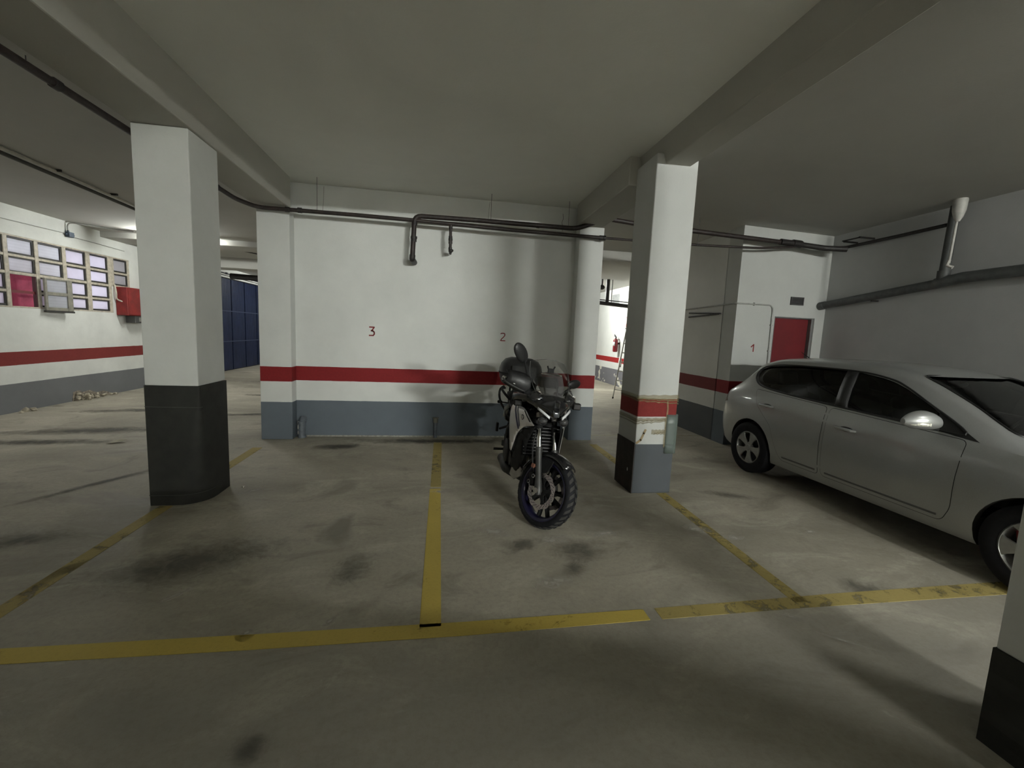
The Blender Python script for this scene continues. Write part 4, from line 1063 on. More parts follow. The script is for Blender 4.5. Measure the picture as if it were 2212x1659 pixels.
def clip_poly(poly, cells, fn, sub=(0.10, 0.06)):
    """Fill a 2-D polygon, slice it on a grid and lift it onto a surface."""
    bm = bmesh.new()
    vs = [bm.verts.new((a, c, 0)) for a, c in poly]
    bm.faces.new(vs)
    xs = [p[0] for p in poly]; ys = [p[1] for p in poly]
    for ax, lo, hi, st in ((0, min(xs), max(xs), sub[0]), (1, min(ys), max(ys), sub[1])):
        k = math.floor(lo / st) + 1
        while k * st < hi - 1e-4:
            co = [0, 0, 0]; no = [0, 0, 0]; co[ax] = k * st; no[ax] = 1
            bmesh.ops.bisect_plane(bm, geom=bm.verts[:] + bm.edges[:] + bm.faces[:], plane_co=co, plane_no=no, dist=1e-5)
            k += 1
    bmesh.ops.triangulate(bm, faces=[f for f in bm.faces if len(f.verts) > 4])
    for v in bm.verts: v.co = fn(v.co.x, v.co.y)
    return bm
def patch(name, poly, mat, parent, fn, thick=0.004, sub=(0.10, 0.06), label=None, bevel=0.0, outward=None):
    bm = clip_poly(poly, None, fn, sub)
    bm.normal_update()
    if outward is not None:
        n = sum((f.normal * f.calc_area() for f in bm.faces), Vector())
        if n.dot(Vector(outward)) < 0:
            bmesh.ops.reverse_faces(bm, faces=bm.faces)
    me = bpy.data.meshes.new(name); bm.to_mesh(me); bm.free()
    o = link(name, me, mat, parent)
    if thick:
        md = o.modifiers.new('sol', 'SOLIDIFY'); md.thickness = thick; md.offset = -1
    if label: o['label'] = label
    return o
def on_side(s, off):
    return lambda u, z: Vector((u, s * (side_y(u, z) + off), z))
def inset_poly(poly, d):
    cx = sum(p[0] for p in poly) / len(poly); cy = sum(p[1] for p in poly) / len(poly); out = []
    n = len(poly); area = sum(poly[i][0] * poly[(i + 1) % n][1] - poly[(i + 1) % n][0] * poly[i][1] for i in range(n))
    sg = 1 if area > 0 else -1
    for i in range(n):
        a, p, c = Vector(poly[i - 1]), Vector(poly[i]), Vector(poly[(i + 1) % n])
        e0 = (p - a); e1 = (c - p)
        if e0.length < 1e-9 or e1.length < 1e-9: out.append(tuple(p)); continue
        e0.normalize(); e1.normalize()
        nn = (Vector((-e0.y, e0.x)) + Vector((-e1.y, e1.x)))
        if nn.length < 1e-6: out.append(tuple(p)); continue
        nn.normalize(); out.append(tuple(p + nn * sg * d))
    return out
FDOOR = [(1.03, 0.30), (2.10, 0.30), (2.16, 0.42), (2.165, 0.70), (2.175, 0.955), (1.7, 0.975), (1.03, 1.005)]
RDOOR = [(0.42, 0.44), (0.50, 0.30), (1.00, 0.30), (1.00, 1.006), (0.4, 1.035), (-0.02, 1.055), (0.08, 0.86), (0.33, 0.66)]
for s in (-1, 1):
    for nm, poly, hx, hz in (('front_door', FDOOR, 1.17, 0.835), ('rear_door', RDOOR, 0.16, 0.885)):
        poly = round_poly(poly, 0.05)
        patch('shut_line', poly, M_SEAMC, car, on_side(s, 0.0012), 0, outward=(0, s, 0))
        d = patch(nm, inset_poly(poly, 0.004), M_SILVER, car, on_side(s, 0.003), 0, outward=(0, s, 0))
        y = side_y(hx, hz) + 0.003
        b = MB(); b.ell((hx + 0.085, s * y, hz - 0.005), (0.075, 0.004, 0.026), 14, 8); b.build('handle_recess', M_TRIM, d)
        b = MB(); b.tube([(hx - 0.03, s * (y + 0.004), hz), (hx, s * (y + 0.028), hz), (hx + 0.16, s * (y + 0.028), hz - 0.004), (hx + 0.19, s * (y + 0.004), hz - 0.004)], [0.010, 0.015, 0.015, 0.010], 10); b.build('handle', M_SILVER, d)
        b = MB(); zz0 = 0.345; n = 14; u0_, u1_ = (1.08, 2.07) if nm == 'front_door' else (0.53, 0.97)
        b.loft([[(u, s * (side_y(u, zz0) + 0.002), zz0 - 0.012), (u, s * (side_y(u, zz0) + 0.008), zz0), (u, s * (side_y(u, zz0) + 0.002), zz0 + 0.010)] for u in [u0_ + (u1_ - u0_) * k / n for k in range(n + 1)]], closed=False)
        b.build('rub_line', simple('rub_line', (0.10, 0.10, 0.10), 0.5), d)
    # side glass with its black surround
    for nm, poly in (('front_side_window', FRONTWIN), ('rear_side_window', REARWIN)):
        patch(nm, inset_poly(poly, -0.012), M_GLASS, car, on_side(s, -0.022), 0.0, outward=(0, s, 0))
    b = MB(); b.loft([[(u_, s * (side_y(u_, z) + 0.002), z) for u_ in (k_, k_ + 0.05, k_ + 0.11)] for k_, z in ((1.058, 1.028), (1.04, 1.1), (1.018, 1.2), (0.995, 1.3), (0.978, 1.375))], closed=False)
    b.build('door_pillar_trim', M_TRIM, car, solidify=0.006)
    # black edge round the side windows
    loop = [(0.98, 1.028), (0.50, 1.052), (0.12, 1.082), (-0.065, 1.128), (-0.172, 1.214), (-0.176, 1.288), (-0.05, 1.338), (0.30, 1.373), (1.05, 1.378), (1.40, 1.338), (1.58, 1.278), (1.84, 1.152), (2.13, 1.005), (2.00, 0.985), (1.6, 1.004), (1.16, 1.02), (0.98, 1.028)]
    pts = [Vector((u, s * (side_y(u, z) + 0.001), z)) for u, z in [tuple(v[:2]) for v in smooth_path([(a, c, 0) for a, c in loop], 4)]]
    b = MB(); b.tube(pts, 0.009, 6, caps=False); b.build('window_seal', M_TRIM, car)
    # sail panel in front of the door glass
    b = [(1.94, 0.985), (2.24, 0.955), (2.12, 1.015), (1.90, 1.125)]
    patch('sail_panel', b, M_TRIM, car, on_side(s, 0.003), 0, outward=(0, s, 0))
    # mirror
    m = bpy.data.objects.new('mirror', None); COL.objects.link(m); m.parent = car
    m.location = (1.985, s * 0.865, 0.985)
    b = MB(); rot = Matrix.Rotation(R(-s * -8), 3, 'Z')
    secs = []
    for k in range(11):
        t_ = k / 10; y = 0.05 + 0.255 * t_; q = math.sin(math.pi * min(1, 0.16 + 0.80 * t_)) ** 0.55
        cx = 0.02 - 0.05 * t_; hz = 0.082 * q; hx = 0.075 * q; zc = 0.07 + 0.010 * math.sin(math.pi * t_)
        secs.append([(cx + hx * math.cos(a) * (1.0 if math.cos(a) > 0 else 0.55), s * y, zc + hz * math.sin(a) * (1.0 if math.sin(a) > 0 else 0.8)) for a in [2 * math.pi * j / 20 for j in range(20)]])
    b.loft(secs); b.build('shell', M_SILVER, m)
    b = MB(); b.loft([[(0.02, s * 0.0, z), (-0.05, s * 0.0, z), (-0.05, s * 0.10, z + 0.025), (0.03, s * 0.10, z + 0.025)] for z in (0.0, 0.035)]); b.build('arm', M_TRIM, m, bevel=0.008)
    b = MB(); b.loft([[(0.02 - 0.05 * t_ + 0.076 * math.sin(math.pi * min(1, 0.16 + 0.80 * t_)) ** 0.55 * 0.985, s * (0.06 + 0.23 * t_), 0.062 + dz) for dz in (-0.013, 0.013)] for t_ in [0.45 + 0.055 * k for k in range(10)]], closed=False)
    b.build('indicator', simple('indicator_lens', (0.72, 0.70, 0.62), 0.15, 0.2, vary=0.4, scale=60), m, solidify=0.006)
    b = MB(); b.ell((-0.035, s * 0.17, 0.07), (0.006, 0.10, 0.062), 16, 10); b.build('mirror_glass', simple('mirror_silver', (0.6, 0.6, 0.6), 0.03, 1.0, vary=0.0), m)
    # lamps
    patch('tail_lamp', round_poly([(-0.71, 0.78), (-0.52, 0.83), (-0.615, 0.93), (-0.67, 0.87)], 0.02), M_TAIL, car, on_side(s, 0.003), 0, sub=(0.05, 0.05), outward=(0, s, 0))
    hl = round_poly([(2.98, 0.70), (3.22, 0.60), (3.38, 0.55), (3.36, 0.62), (3.2, 0.72), (3.02, 0.785)], 0.02)
    patch('headlamp', hl, simple('headlamp_body', (0.35, 0.36, 0.37), 0.15, 0.6), car, on_side(s, 0.003), 0, sub=(0.05, 0.05), outward=(0, s, 0))
# glass front and back
def u_front(y, z):
    lo, hi = 1.2, 2.75
    for _ in range(30):
        md_ = (lo + hi) / 2; h = section(md_)
        zt = float(np.interp(abs(y), [q[0] for q in reversed(h[17:])], [q[1] for q in reversed(h[17:])]))
        if zt > z: lo = md_
        else: hi = md_
    return lo
def u_back(y, z):
    lo, hi = -0.755, 0.0
    for _ in range(30):
        md_ = (lo + hi) / 2; h = section(md_)
        zt = float(np.interp(abs(y), [q[0] for q in reversed(h[17:])], [q[1] for q in reversed(h[17:])]))
        if zt > z: hi = md_
        else: lo = md_
    return hi
patch('windscreen', inset_poly(WSHIELD, -0.012), M_GLASS, car, lambda a, c: Vector((u_front(a, c) - 0.02, a, c - 0.008)), 0, sub=(0.12, 0.06), outward=(1, 0, 1))
patch('rear_window', inset_poly(RSCREEN, -0.012), M_GLASS, car, lambda a, c: Vector((u_back(a, c) + 0.02, a, c - 0.008)), 0, sub=(0.12, 0.06), outward=(-1, 0, 1))
ws = [Vector((u_front(a, c) + 0.002, a, c + 0.002)) for a, c in inset_poly(WSHIELD, -0.004)]
b = MB(); b.tube(ws + [ws[0]], 0.008, 6, caps=False); b.build('windscreen_seal', M_TRIM, car)
b = MB(); b.loft([[(2.44 + 0.02 * (1 - abs(y) / 0.7), y, 0.985 - 0.03 * abs(y)), (2.50 + 0.06 * (1 - (y / 0.75) ** 2), y, 0.968 - 0.03 * abs(y))] for y in [-0.7 + 0.1 * k for k in range(15)]], closed=False); b.build('scuttle', M_TRIM, car, solidify=0.01)
for s, y0, y1 in ((1, 0.45, -0.10), (1, -0.05, -0.58)):
    b = MB(); b.tube([(u_front(y0, 1.03) + 0.03, y0, 1.01), (u_front((y0 + y1) / 2, 1.045) + 0.012, (y0 + y1) / 2, 1.055), (u_front(y1, 1.04) + 0.012, y1, 1.05)], 0.008, 6); b.build('wiper', M_TRIM, car)
# bonnet shut line, wing join, aerial, sills
for s in (-1, 1):
    pts = [Vector((u, s * (cWr(u) + 0.01 - 0.0), float(np.interp(cWr(u) + 0.01, [q[0] for q in reversed(section(u)[13:])], [q[1] for q in reversed(section(u)[13:])])) + 0.001)) for u in [2.46 + 0.1 * k for k in range(9)]]
    b = MB(); b.tube(pts, 0.003, 4); b.build('bonnet_line', M_SEAMC, car)
b = MB(); b.tube([(-0.10, 0, 1.435), (-0.26, 0, 1.52)], [0.006, 0.003], 6); b.ell((-0.09, 0, 1.437), (0.035, 0.018, 0.014), 10, 6); b.build('aerial', M_TRIM, car)
# bumper parts
b = MB(); b.loft([[(3.44 - 0.10 * (y / 0.45) ** 2, y, 0.30), (3.502 - 0.13 * (y / 0.45) ** 2, y, 0.34), (3.502 - 0.13 * (y / 0.45) ** 2, y, 0.44), (3.45 - 0.10 * (y / 0.45) ** 2, y, 0.48)] for y in [-0.42 + 0.07 * k for k in range(13)]], closed=False); b.build('grille', M_TRIM, car, solidify=0.01)
b = MB(); b.box((3.50, -0.26, 0.41), (3.515, 0.26, 0.52)); b.build('number_plate', simple('plate_white', (0.6, 0.6, 0.58), 0.5), car, smooth=False)
b = MB(); b.loft([[(-0.70, y, 0.34), (-0.765 + 0.07 * (y / 0.6) ** 2, y, 0.40), (-0.765 + 0.07 * (y / 0.6) ** 2, y, 0.46)] for y in [-0.56 + 0.08 * k for k in range(15)]], closed=False); b.build('rear_bumper_insert', M_TRIM, car, solidify=0.008)
# wheels
RIM_SPOKE = None
def make_wheel():
    w = bpy.data.objects.new('wheel', None); COL.objects.link(w); w.parent = car
    b = MB(); b.lathe([(0.190, -0.085), (0.225, -0.102), (0.285, -0.104), (0.308, -0.090), (0.315, -0.06), (0.316, 0.06), (0.308, 0.09), (0.285, 0.104), (0.225, 0.102), (0.190, 0.085)], axis='Y', seg=48, closed=True); b.build('tyre', M_TYRE, w)
    b = MB(); b.lathe([(0.201, -0.088), (0.192, -0.092), (0.185, -0.08), (0.178, -0.02), (0.178, 0.08), (0.188, 0.085)], axis='Y', seg=40); b.build('rim', M_ALLOY, w, solidify=0.006)
    b = MB(); b.lathe([(0.0, -0.02), (0.172, -0.02), (0.172, 0.0), (0, 0.0)], axis='Y', seg=24); b.build('brake_drum', simple('brake_dark', (0.02, 0.018, 0.017), 0.6), w)
    for k in range(5):
        a = 2 * math.pi * k / 5 + R(18); b = MB(Matrix.Rotation(a, 4, 'Y'))
        b.loft([[(-h, y0, r_), (h, y0, r_), (h * 0.9, y0 - 0.016, r_), (-h * 0.9, y0 - 0.016, r_)] for r_, h, y0 in ((0.03, 0.026, -0.066), (0.07, 0.030, -0.068), (0.11, 0.038, -0.074), (0.155, 0.058, -0.076), (0.190, 0.090, -0.076))])
        b.build('spoke', M_ALLOY, w, bevel=0.004)
    b = MB(); b.lathe([(0.0, -0.094), (0.028, -0.092), (0.034, -0.084), (0.062, -0.076), (0.066, -0.06), (0.0, -0.06)], axis='Y', seg=24); b.build('hub', M_ALLOY, w)
    for k in range(5):
        a = 2 * math.pi * k / 5 + R(54); b = MB(); c = Vector((0.050 * math.sin(a), -0.078, 0.050 * math.cos(a))); b.tube([c, c + Vector((0, -0.008, 0))], 0.007, 6); b.build('bolt', M_CHROME, w)
    return w
w0 = make_wheel()
for i, (u, s) in enumerate(((0, -1), (WB, -1), (0, 1), (WB, 1))):
    if i == 0: w = w0
    else:
        w = w0.copy(); COL.objects.link(w); w.parent = car
        for ch in w0.children:
            c = ch.copy(); COL.objects.link(c); c.parent = w
    w.location = (u, s * 0.775, 0.316); w.rotation_euler = (0, R(7 + 23 * i), 0 if s < 0 else math.pi)
for s in (-1, 1):
    b = MB(); b.rbox((WB - 0.11, s * 0.775, 0.36), (0.07, 0.06, 0.14), (0, R(-12), 0)); b.build('brake_caliper', simple('caliper_red', (0.25, 0.015, 0.015), 0.5), car, bevel=0.01)
# cabin
M_SEAT = simple('seat_cloth', (0.030, 0.030, 0.030), 0.9)
def seat(x, y, back=True, w=0.25):
    st = bpy.data.objects.new('seat', None); COL.objects.link(st); st.parent = car; st.location = (x, y, 0.46)
    b = MB(); b.rbox((0.0, 0, 0.06), (0.48, 2 * w, 0.16), (0, R(-6), 0)); b.build('cushion', M_SEAT, st, bevel=0.05, seg=3)
    b = MB(); b.rbox((-0.30, 0, 0.36), (0.14, 2 * w * 0.96, 0.60), (0, R(-16), 0)); b.build('backrest', M_SEAT, st, bevel=0.05, seg=3)
    b = MB(); b.rbox((-0.40, 0, 0.73), (0.09, 0.26, 0.17), (0, R(-12), 0)); b.build('headrest', M_SEAT, st, bevel=0.035, seg=3)
    b = MB()
    for q in (-0.06, 0.06): b.tube([(-0.375, q, 0.60), (-0.39, q, 0.70)], 0.007, 6)
    b.build('headrest_post', M_CHROME, st)
for x, y in ((1.25, -0.36), (1.25, 0.36), (0.35, -0.36), (0.35, 0.36)): seat(x, y)
b = MB(); b.loft([[(2.40, y, 0.50), (2.40, y, 0.94), (2.15, y, 0.97), (1.98, y, 0.93), (1.90, y, 0.84), (1.95, y, 0.70), (2.05, y, 0.50)] for y in (-0.74, -0.3, 0.3, 0.74)]); b.build('dashboard', M_DARKIN, car, bevel=0.03, seg=3)
b = MB(); rr = Matrix.Translation((1.78, 0.36, 0.90)) @ Matrix.Rotation(R(-68), 4, 'Y'); b.xf = rr
b.lathe([(0.185 + 0.015 * math.cos(a), 0.015 * math.sin(a)) for a in [2 * math.pi * k / 8 for k in range(8)]], seg=28, closed=True); b.rbox((0, 0, -0.01), (0.34, 0.05, 0.02)); b.ell((0, 0, -0.01), (0.06, 0.07, 0.025), 12, 8); b.build('steering_wheel', M_DARKIN, car)
b = MB(); b.ell((1.50, 0.0, 1.315), (0.018, 0.125, 0.036), 16, 8); b.tube([(1.52, 0, 1.33), (1.62, 0, 1.385)], 0.012, 6); b.build('rear_view_mirror', M_TRIM, car)
for y in (-0.42, 0.42):
    b = MB(); b.rbox((1.42, y, 1.375), (0.16, 0.34, 0.016), (0, R(12), 0)); b.build('sun_visor', simple('visor_grey', (0.25, 0.25, 0.24), 0.8), car, bevel=0.005)
b = MB(); b.rbox((1.70, -0.46, 1.245), (0.004, 0.05, 0.06), (0, R(-40), R(20))); b.build('pass_card', simple('card_white', (0.6, 0.6, 0.55), 0.6), car, smooth=False)
# ================================================================== MOTORCYCLE (sport tourer facing the camera, bars turned)
# bike frame: x forward from the rear axle's foot, y to the bike's left, z up
M_BLACK = simple('gloss_black', (0.012, 0.012, 0.013), 0.22, vary=0.2, coat=0.6)
M_MATT = simple('matt_black', (0.011, 0.011, 0.011), 0.7, vary=0.25, spec=0.22)
M_CASE = simple('textured_black', (0.016, 0.016, 0.0165), 0.42, vary=0.2, bmp=0.15, spec=0.35)
M_BSILV = car_paint('bike_silver', (0.60, 0.58, 0.56), 0.30, 0.35)
M_BLUERIM = simple('blue_rim', (0.012, 0.011, 0.040), 0.28, 0.3, vary=0.1, coat=0.5)
M_DISC = simple('brake_disc_steel', (0.55, 0.50, 0.50), 0.35, 1.0, vary=0.15)
M_STAN = simple('fork_chrome', (0.85, 0.85, 0.85), 0.10, 1.0, vary=0.03)
M_SLIDER = simple('fork_slider', (0.05, 0.05, 0.048), 0.45, 0.4, vary=0.15)
M_ENG = simple('engine_dark', (0.028, 0.028, 0.027), 0.45, 0.5, vary=0.3)
M_STEEL = simple('brushed_steel', (0.40, 0.37, 0.33), 0.4, 0.85, vary=0.15)
M_SCREEN = glass_mat('screen_clear', (0.86, 0.86, 0.86), 1.0, 0.05)
def smoked(name, tint, col, f):
    m = glass_mat(name, tint, 1.0, 0.05); nt = m.node_tree
    out = [n for n in nt.nodes if n.type == 'OUTPUT_MATERIAL'][0]; src = out.inputs[0].links[0].from_socket
    d = N(nt, 'ShaderNodeBsdfDiffuse'); d.inputs[0].default_value = (*col, 1)
    mx = N(nt, 'ShaderNodeMixShader'); mx.inputs[0].default_value = f
    nt.links.new(src, mx.inputs[1]); nt.links.new(d.outputs[0], mx.inputs[2]); nt.links.new(mx.outputs[0], out.inputs[0]); return m
M_SMOKE = smoked('screen_smoke', (0.50, 0.50, 0.50), (0.22, 0.215, 0.215), 0.36)
M_AMBER = simple('amber_lens', (0.20, 0.085, 0.055), 0.2, coat=0.5)
M_LED = simple('running_light', (0.62, 0.63, 0.64), 0.2, coat=0.5, vary=0.05)
bike = thing('motorcycle', 'black and silver touring motorcycle with a top case, in the middle bay under number 2', 'motorcycle', (0.855, 4.84, 0.0))
bike.rotation_euler = (R(-4.0), 0, R(-90.2))
AX = Vector((-math.sin(R(25)), 0, math.cos(R(25))))
PIV = Vector((1.55, 0, 0))
STEER = Matrix.Translation(PIV) @ Matrix.Rotation(R(34), 4, AX) @ Matrix.Translation(-PIV)
def sub(name, parent=bike):
    o = bpy.data.objects.new(name, None); COL.objects.link(o); o.parent = parent; return o

# ---- wheels
def bike_wheel(name, c, r, w, xf, rear=False):
    wh = sub(name); C = Matrix.Translation(c); X = (xf @ C) if xf else C
    k = r / 0.30; rr = r - 0.065
    b = MB(X); b.lathe([(rr, -w * 0.40), (rr + 0.014, -w * 0.47), (r - 0.036, -w * 0.5), (r - 0.016, -w * 0.42), (r - 0.005, -w * 0.25), (r, 0), (r - 0.005, w * 0.25), (r - 0.016, w * 0.42), (r - 0.036, w * 0.5), (rr + 0.014, w * 0.47), (rr, w * 0.40)], axis='Y', seg=56, closed=True)
    b.build('tyre', M_TYRE, wh, angle=60)
    b = MB(X)
    for i in range(30):
        for s in (-1, 1):
            a = 2 * math.pi * (i + (0.5 if s > 0 else 0)) / 30
            pts = []
            for h, da, rad in ((0.06, 0.0, r - 0.0015), (0.24, 0.05, r - 0.0045), (0.40, 0.11, r - 0.015)):
                pts.append((h * w * s, a + da, rad))
            vs = []
            for up_ in (0.0, 0.0045):
                for h, aa, rad in pts:
                    for d_ in (-0.052, 0.052):
                        vs.append(((rad + up_) * math.sin(aa + d_), h, (rad + up_) * math.cos(aa + d_)))
            b.add(vs, [(6, 7, 9, 8), (8, 9, 11, 10), (0, 6, 8, 2), (2, 8, 10, 4), (1, 3, 9, 7), (3, 5, 11, 9), (0, 1, 7, 6), (4, 10, 11, 5)])
    o = b.build('tread', simple('grey_tread', (0.030, 0.029, 0.027), 0.85, vary=0.3), wh, smooth=False); o['kind'] = 'stuff'  # tread blocks a lighter grey than the sidewalls
    b = MB(X); q = w * 0.36
    b.lathe([(rr + 0.012, -q - 0.008), (rr - 0.004, -q - 0.006), (rr - 0.016, -q + 0.006), (rr - 0.026, -q * 0.4), (rr - 0.026, q * 0.4), (rr - 0.016, q - 0.006), (rr - 0.004, q + 0.006), (rr + 0.012, q + 0.008)], axis='Y', seg=48); b.build('rim', M_BLUERIM, wh, solidify=0.006)
    for i in range(5):
        for s in (-1, 1):
            a = 2 * math.pi * i / 5 + R(20)
            b = MB(X @ Matrix.Rotation(a, 4, 'Y'))
            b.loft([[(s * x0 - hw, -hy, z), (s * x0 + hw, -hy, z), (s * x0 + hw, hy, z), (s * x0 - hw, hy, z)] for z, x0, hw, hy in ((0.03, 0.012, 0.012, 0.03), (0.09, 0.020, 0.009, 0.022), (rr - 0.02, 0.052, 0.011, 0.018))])
            b.build('spoke', M_MATT, wh, bevel=0.003)
    b = MB(X); b.lathe([(0, -0.06), (0.028, -0.06), (0.036, -0.05), (0.036, 0.05), (0.028, 0.06), (0, 0.06)], axis='Y', seg=20); b.build('hub', M_MATT, wh)
    for s in ((-1,) if rear else (-1, 1)):
        y = s * (0.066 if not rear else 0.075); ro, ri = (0.148, 0.108) if not rear else (0.118, 0.082)
        n = 60; vs = []
        for i in range(n):
            a = 2 * math.pi * i / n; wv = 0.004 * (1 if (i // 3) % 2 else -1)
            for rad in (ri, ro + wv):
                for dy in (-0.0025, 0.0025): vs.append((rad * math.sin(a), y + dy, rad * math.cos(a)))
        fs = []
        for i in range(n):
            j = (i + 1) % n
            fs += [(4 * i, 4 * i + 2, 4 * j + 2, 4 * j), (4 * i + 1, 4 * j + 1, 4 * j + 3, 4 * i + 3), (4 * i + 2, 4 * i + 3, 4 * j + 3, 4 * j + 2), (4 * i, 4 * j, 4 * j + 1, 4 * i + 1)]
        b = MB(X); b.add(vs, fs); dsc = b.build('brake_disc', M_DISC, wh)
        b = MB(X)
        for i in range(24):
            for rad, da in ((ri + 0.011, 0), (ri + 0.020, 0.09), (ri + 0.029, 0.18)):
                a = 2 * math.pi * i / 24 + da; c0 = Vector((rad * math.sin(a), y + s * 0.0022, rad * math.cos(a)))
                b.tube([c0, c0 + Vector((0, s * 0.0012, 0))], 0.0042, 6)
        o = b.build('perforation', M_MATT, dsc, smooth=False); o['kind'] = 'stuff'
        for i in range(5):
            a = 2 * math.pi * i / 5; b = MB(X @ Matrix.Rotation(a, 4, 'Y'))
            b.loft([[(-hw, y - 0.004, z), (hw, y - 0.004, z), (hw, y + 0.004, z), (-hw, y + 0.004, z)] for z, hw in ((0.03, 0.022), (0.08, 0.012), (ri + 0.004, 0.018))]); b.build('carrier_arm', M_MATT, dsc, bevel=0.002)
        b = MB(X); b.lathe([(0.026, y - 0.005), (0.05, y - 0.005), (0.05, y + 0.005), (0.026, y + 0.005)], axis='Y', seg=24, closed=True); b.build('carrier', M_MATT, dsc)
    return wh
bike_wheel('front_wheel', (1.46, 0, 0.30), 0.30, 0.122, STEER)
bike_wheel('rear_wheel', (0.0, 0, 0.315), 0.315, 0.175, None, True)

# ---- fork
F0 = Vector((1.46, 0, 0.30))
fk = sub('fork')
def fp(t, y): return F0 + AX * t + Vector((0, y, 0))
for s in (-1, 1):
    y = s * 0.102; leg = sub('fork_leg', fk)
    b = MB(STEER); b.tube([fp(-0.035, y), fp(0.0, y), fp(0.04, y), fp(0.10, y), fp(0.30, y), fp(0.355, y), fp(0.36, y)], [0.022, 0.034, 0.032, 0.026, 0.027, 0.031, 0.027], 16); b.build('slider', M_SLIDER, leg)
    b = MB(STEER); b.tube([fp(0.355, y), fp(0.52, y)], 0.0215, 16); b.build('stanchion', M_STAN, leg)
    b = MB(STEER); b.tube([fp(0.52, y), fp(0.545, y), fp(0.55, y), fp(0.80, y)], [0.032, 0.032, 0.024, 0.024], 14); b.build('upper_tube', M_MATT, leg)
    b = MB(STEER); b.tube([fp(0.62, y), fp(0.66, y)], 0.028, 14); b.build('ring', M_STEEL, leg)
    # caliper on its carrier behind the leg
    c = sub('brake_caliper', fk); cc = F0 + Vector((-0.118, s * 0.072, 0.060))
    b = MB(STEER); b.rbox(cc, (0.060, 0.058, 0.115), (0, R(-28), 0)); b.build('body', M_MATT, c, bevel=0.012, seg=3)
    b = MB(STEER); b.rbox(cc + Vector((0.045, s * 0.012, -0.02)), (0.05, 0.022, 0.05), (0, R(-28), 0)); b.build('mount', M_MATT, c, bevel=0.006)
    for dx, dz in ((-0.018, -0.030), (0.014, 0.028)):
        p = cc + Vector((dx, s * 0.030, dz)); b = MB(STEER); b.lathe([(0.010, -0.003), (0.018, -0.003), (0.018, 0.003), (0.010, 0.003)], p, 'Y', 20, closed=True); b.build('piston_ring', M_STAN, c)
    b = MB(STEER); p = fp(0.19, s * 0.135) + Vector((-0.035, 0, 0)); b.rbox(p, (0.036, 0.012, 0.036)); b.tube([p, p + Vector((0.03, -s * 0.02, 0))], 0.007, 6); b.build('side_reflector', M_AMBER, c, bevel=0.014, seg=3)
    b = MB(STEER); b.tube(smooth_path([cc + Vector((0.0, s * 0.02, 0.05)), fp(0.22, s * 0.128) + Vector((-0.05, 0, 0)), fp(0.38, s * 0.13) + Vector((-0.04, 0, 0)), fp(0.62, s * 0.09)]), 0.006, 8); b.build('brake_hose', M_RUBBER, fk)
b = MB(STEER); b.tube([fp(0, -0.135), fp(0, 0.135)], 0.013, 12); b.tube([fp(0, -0.142), fp(0, -0.130)], 0.022, 14); b.tube([fp(0, 0.130), fp(0, 0.142)], 0.022, 14); b.build('axle', M_STEEL, fk)
for t_ in (0.575, 0.79):
    b = MB(STEER); b.prism(round_poly([(-0.15, -0.03), (0.15, -0.03), (0.15, 0.035), (0.06, -0.055 - 0.02), (-0.06, -0.075), (-0.15, 0.035)][:1] + [(0.15, -0.03), (0.15, 0.035), (-0.15, 0.035)], 0.02), lambda a, c, d: F0 + AX * (t_ + d) + Vector((c - 0.02, a, 0)), -0.016, 0.016); b.build('fork_clamp', M_MATT, fk, bevel=0.004)
# front mudguard
mg = []
for k in range(15):
    a = R(-78 + 112 * k / 14); sec = []
    for j in range(9):
        f = -1 + 2 * j / 8; rad = 0.330 - 0.040 * abs(f) ** 2.6; y = 0.073 * f
        if k == 0 or k == 14: rad -= 0.004
        sec.append((rad * math.sin(a) + 1.46, y, rad * math.cos(a) + 0.30))
    mg.append(sec)
b = MB(STEER); b.loft(mg, closed=False); mud = b.build('front_mudguard', M_BLACK, bike, solidify=0.005)
for s in (-1, 1):
    b = MB(STEER); b.prism(round_poly([(-0.11, 0.24), (0.05, 0.27), (0.02, 0.16), (-0.055, 0.13), (-0.10, 0.16)], 0.02), lambda a, c, d: (1.46 + a - 0.01, s * (0.070 + d), 0.30 + c), 0, 0.012); b.build('stay', M_MATT, mud, bevel=0.003)

# ---- nose fairing
nose = sub('nose_fairing'); nose.location = (0, 0, 0.035)
def nsec(x, w, zb, zt, q=0.55):
    pts = [(0, zb), (w * 0.50, zb + 0.028), (w * 0.92, zb + 0.085), (w, zb + 0.115), (w * 0.88, zb + 0.145), (w * q, zt - 0.012), (w * 0.25, zt), (0, zt)]
    return [(x, y, z) for y, z in pts] + [(x, -y, z) for y, z in reversed(pts[1:-1])]
b = MB(); b.loft([nsec(1.555, 0.022, 0.905, 0.945), nsec(1.54, 0.05, 0.893, 0.965), nsec(1.50, 0.09, 0.885, 0.995), nsec(1.45, 0.128, 0.882, 1.035), nsec(1.40, 0.16, 0.885, 1.062), nsec(1.33, 0.19, 0.892, 1.07, 0.6), nsec(1.25, 0.21, 0.90, 1.06, 0.62), nsec(1.16, 0.215, 0.91, 1.05, 0.65)]); b.build('shell', M_BLACK, nose, angle=28)
b = MB(); b.loft([[(1.565 - 0.0, y, 0.918 - abs(y) * 0.1), (1.545, y * 1.25, 0.975 - abs(y) * 0.1), (1.475, y * 1.7, 1.023 - abs(y) * 0.25)] for y in (-0.022, -0.008, 0.008, 0.022)], closed=False); o = b.build('nose_highlight', simple('highlight_grey', (0.085, 0.088, 0.095), 0.3, 0.3, coat=0.4), nose, solidify=0.004); o['label'] = 'grey highlight painted down the middle of the nose'  # grey strip painted as the highlight on the black nose
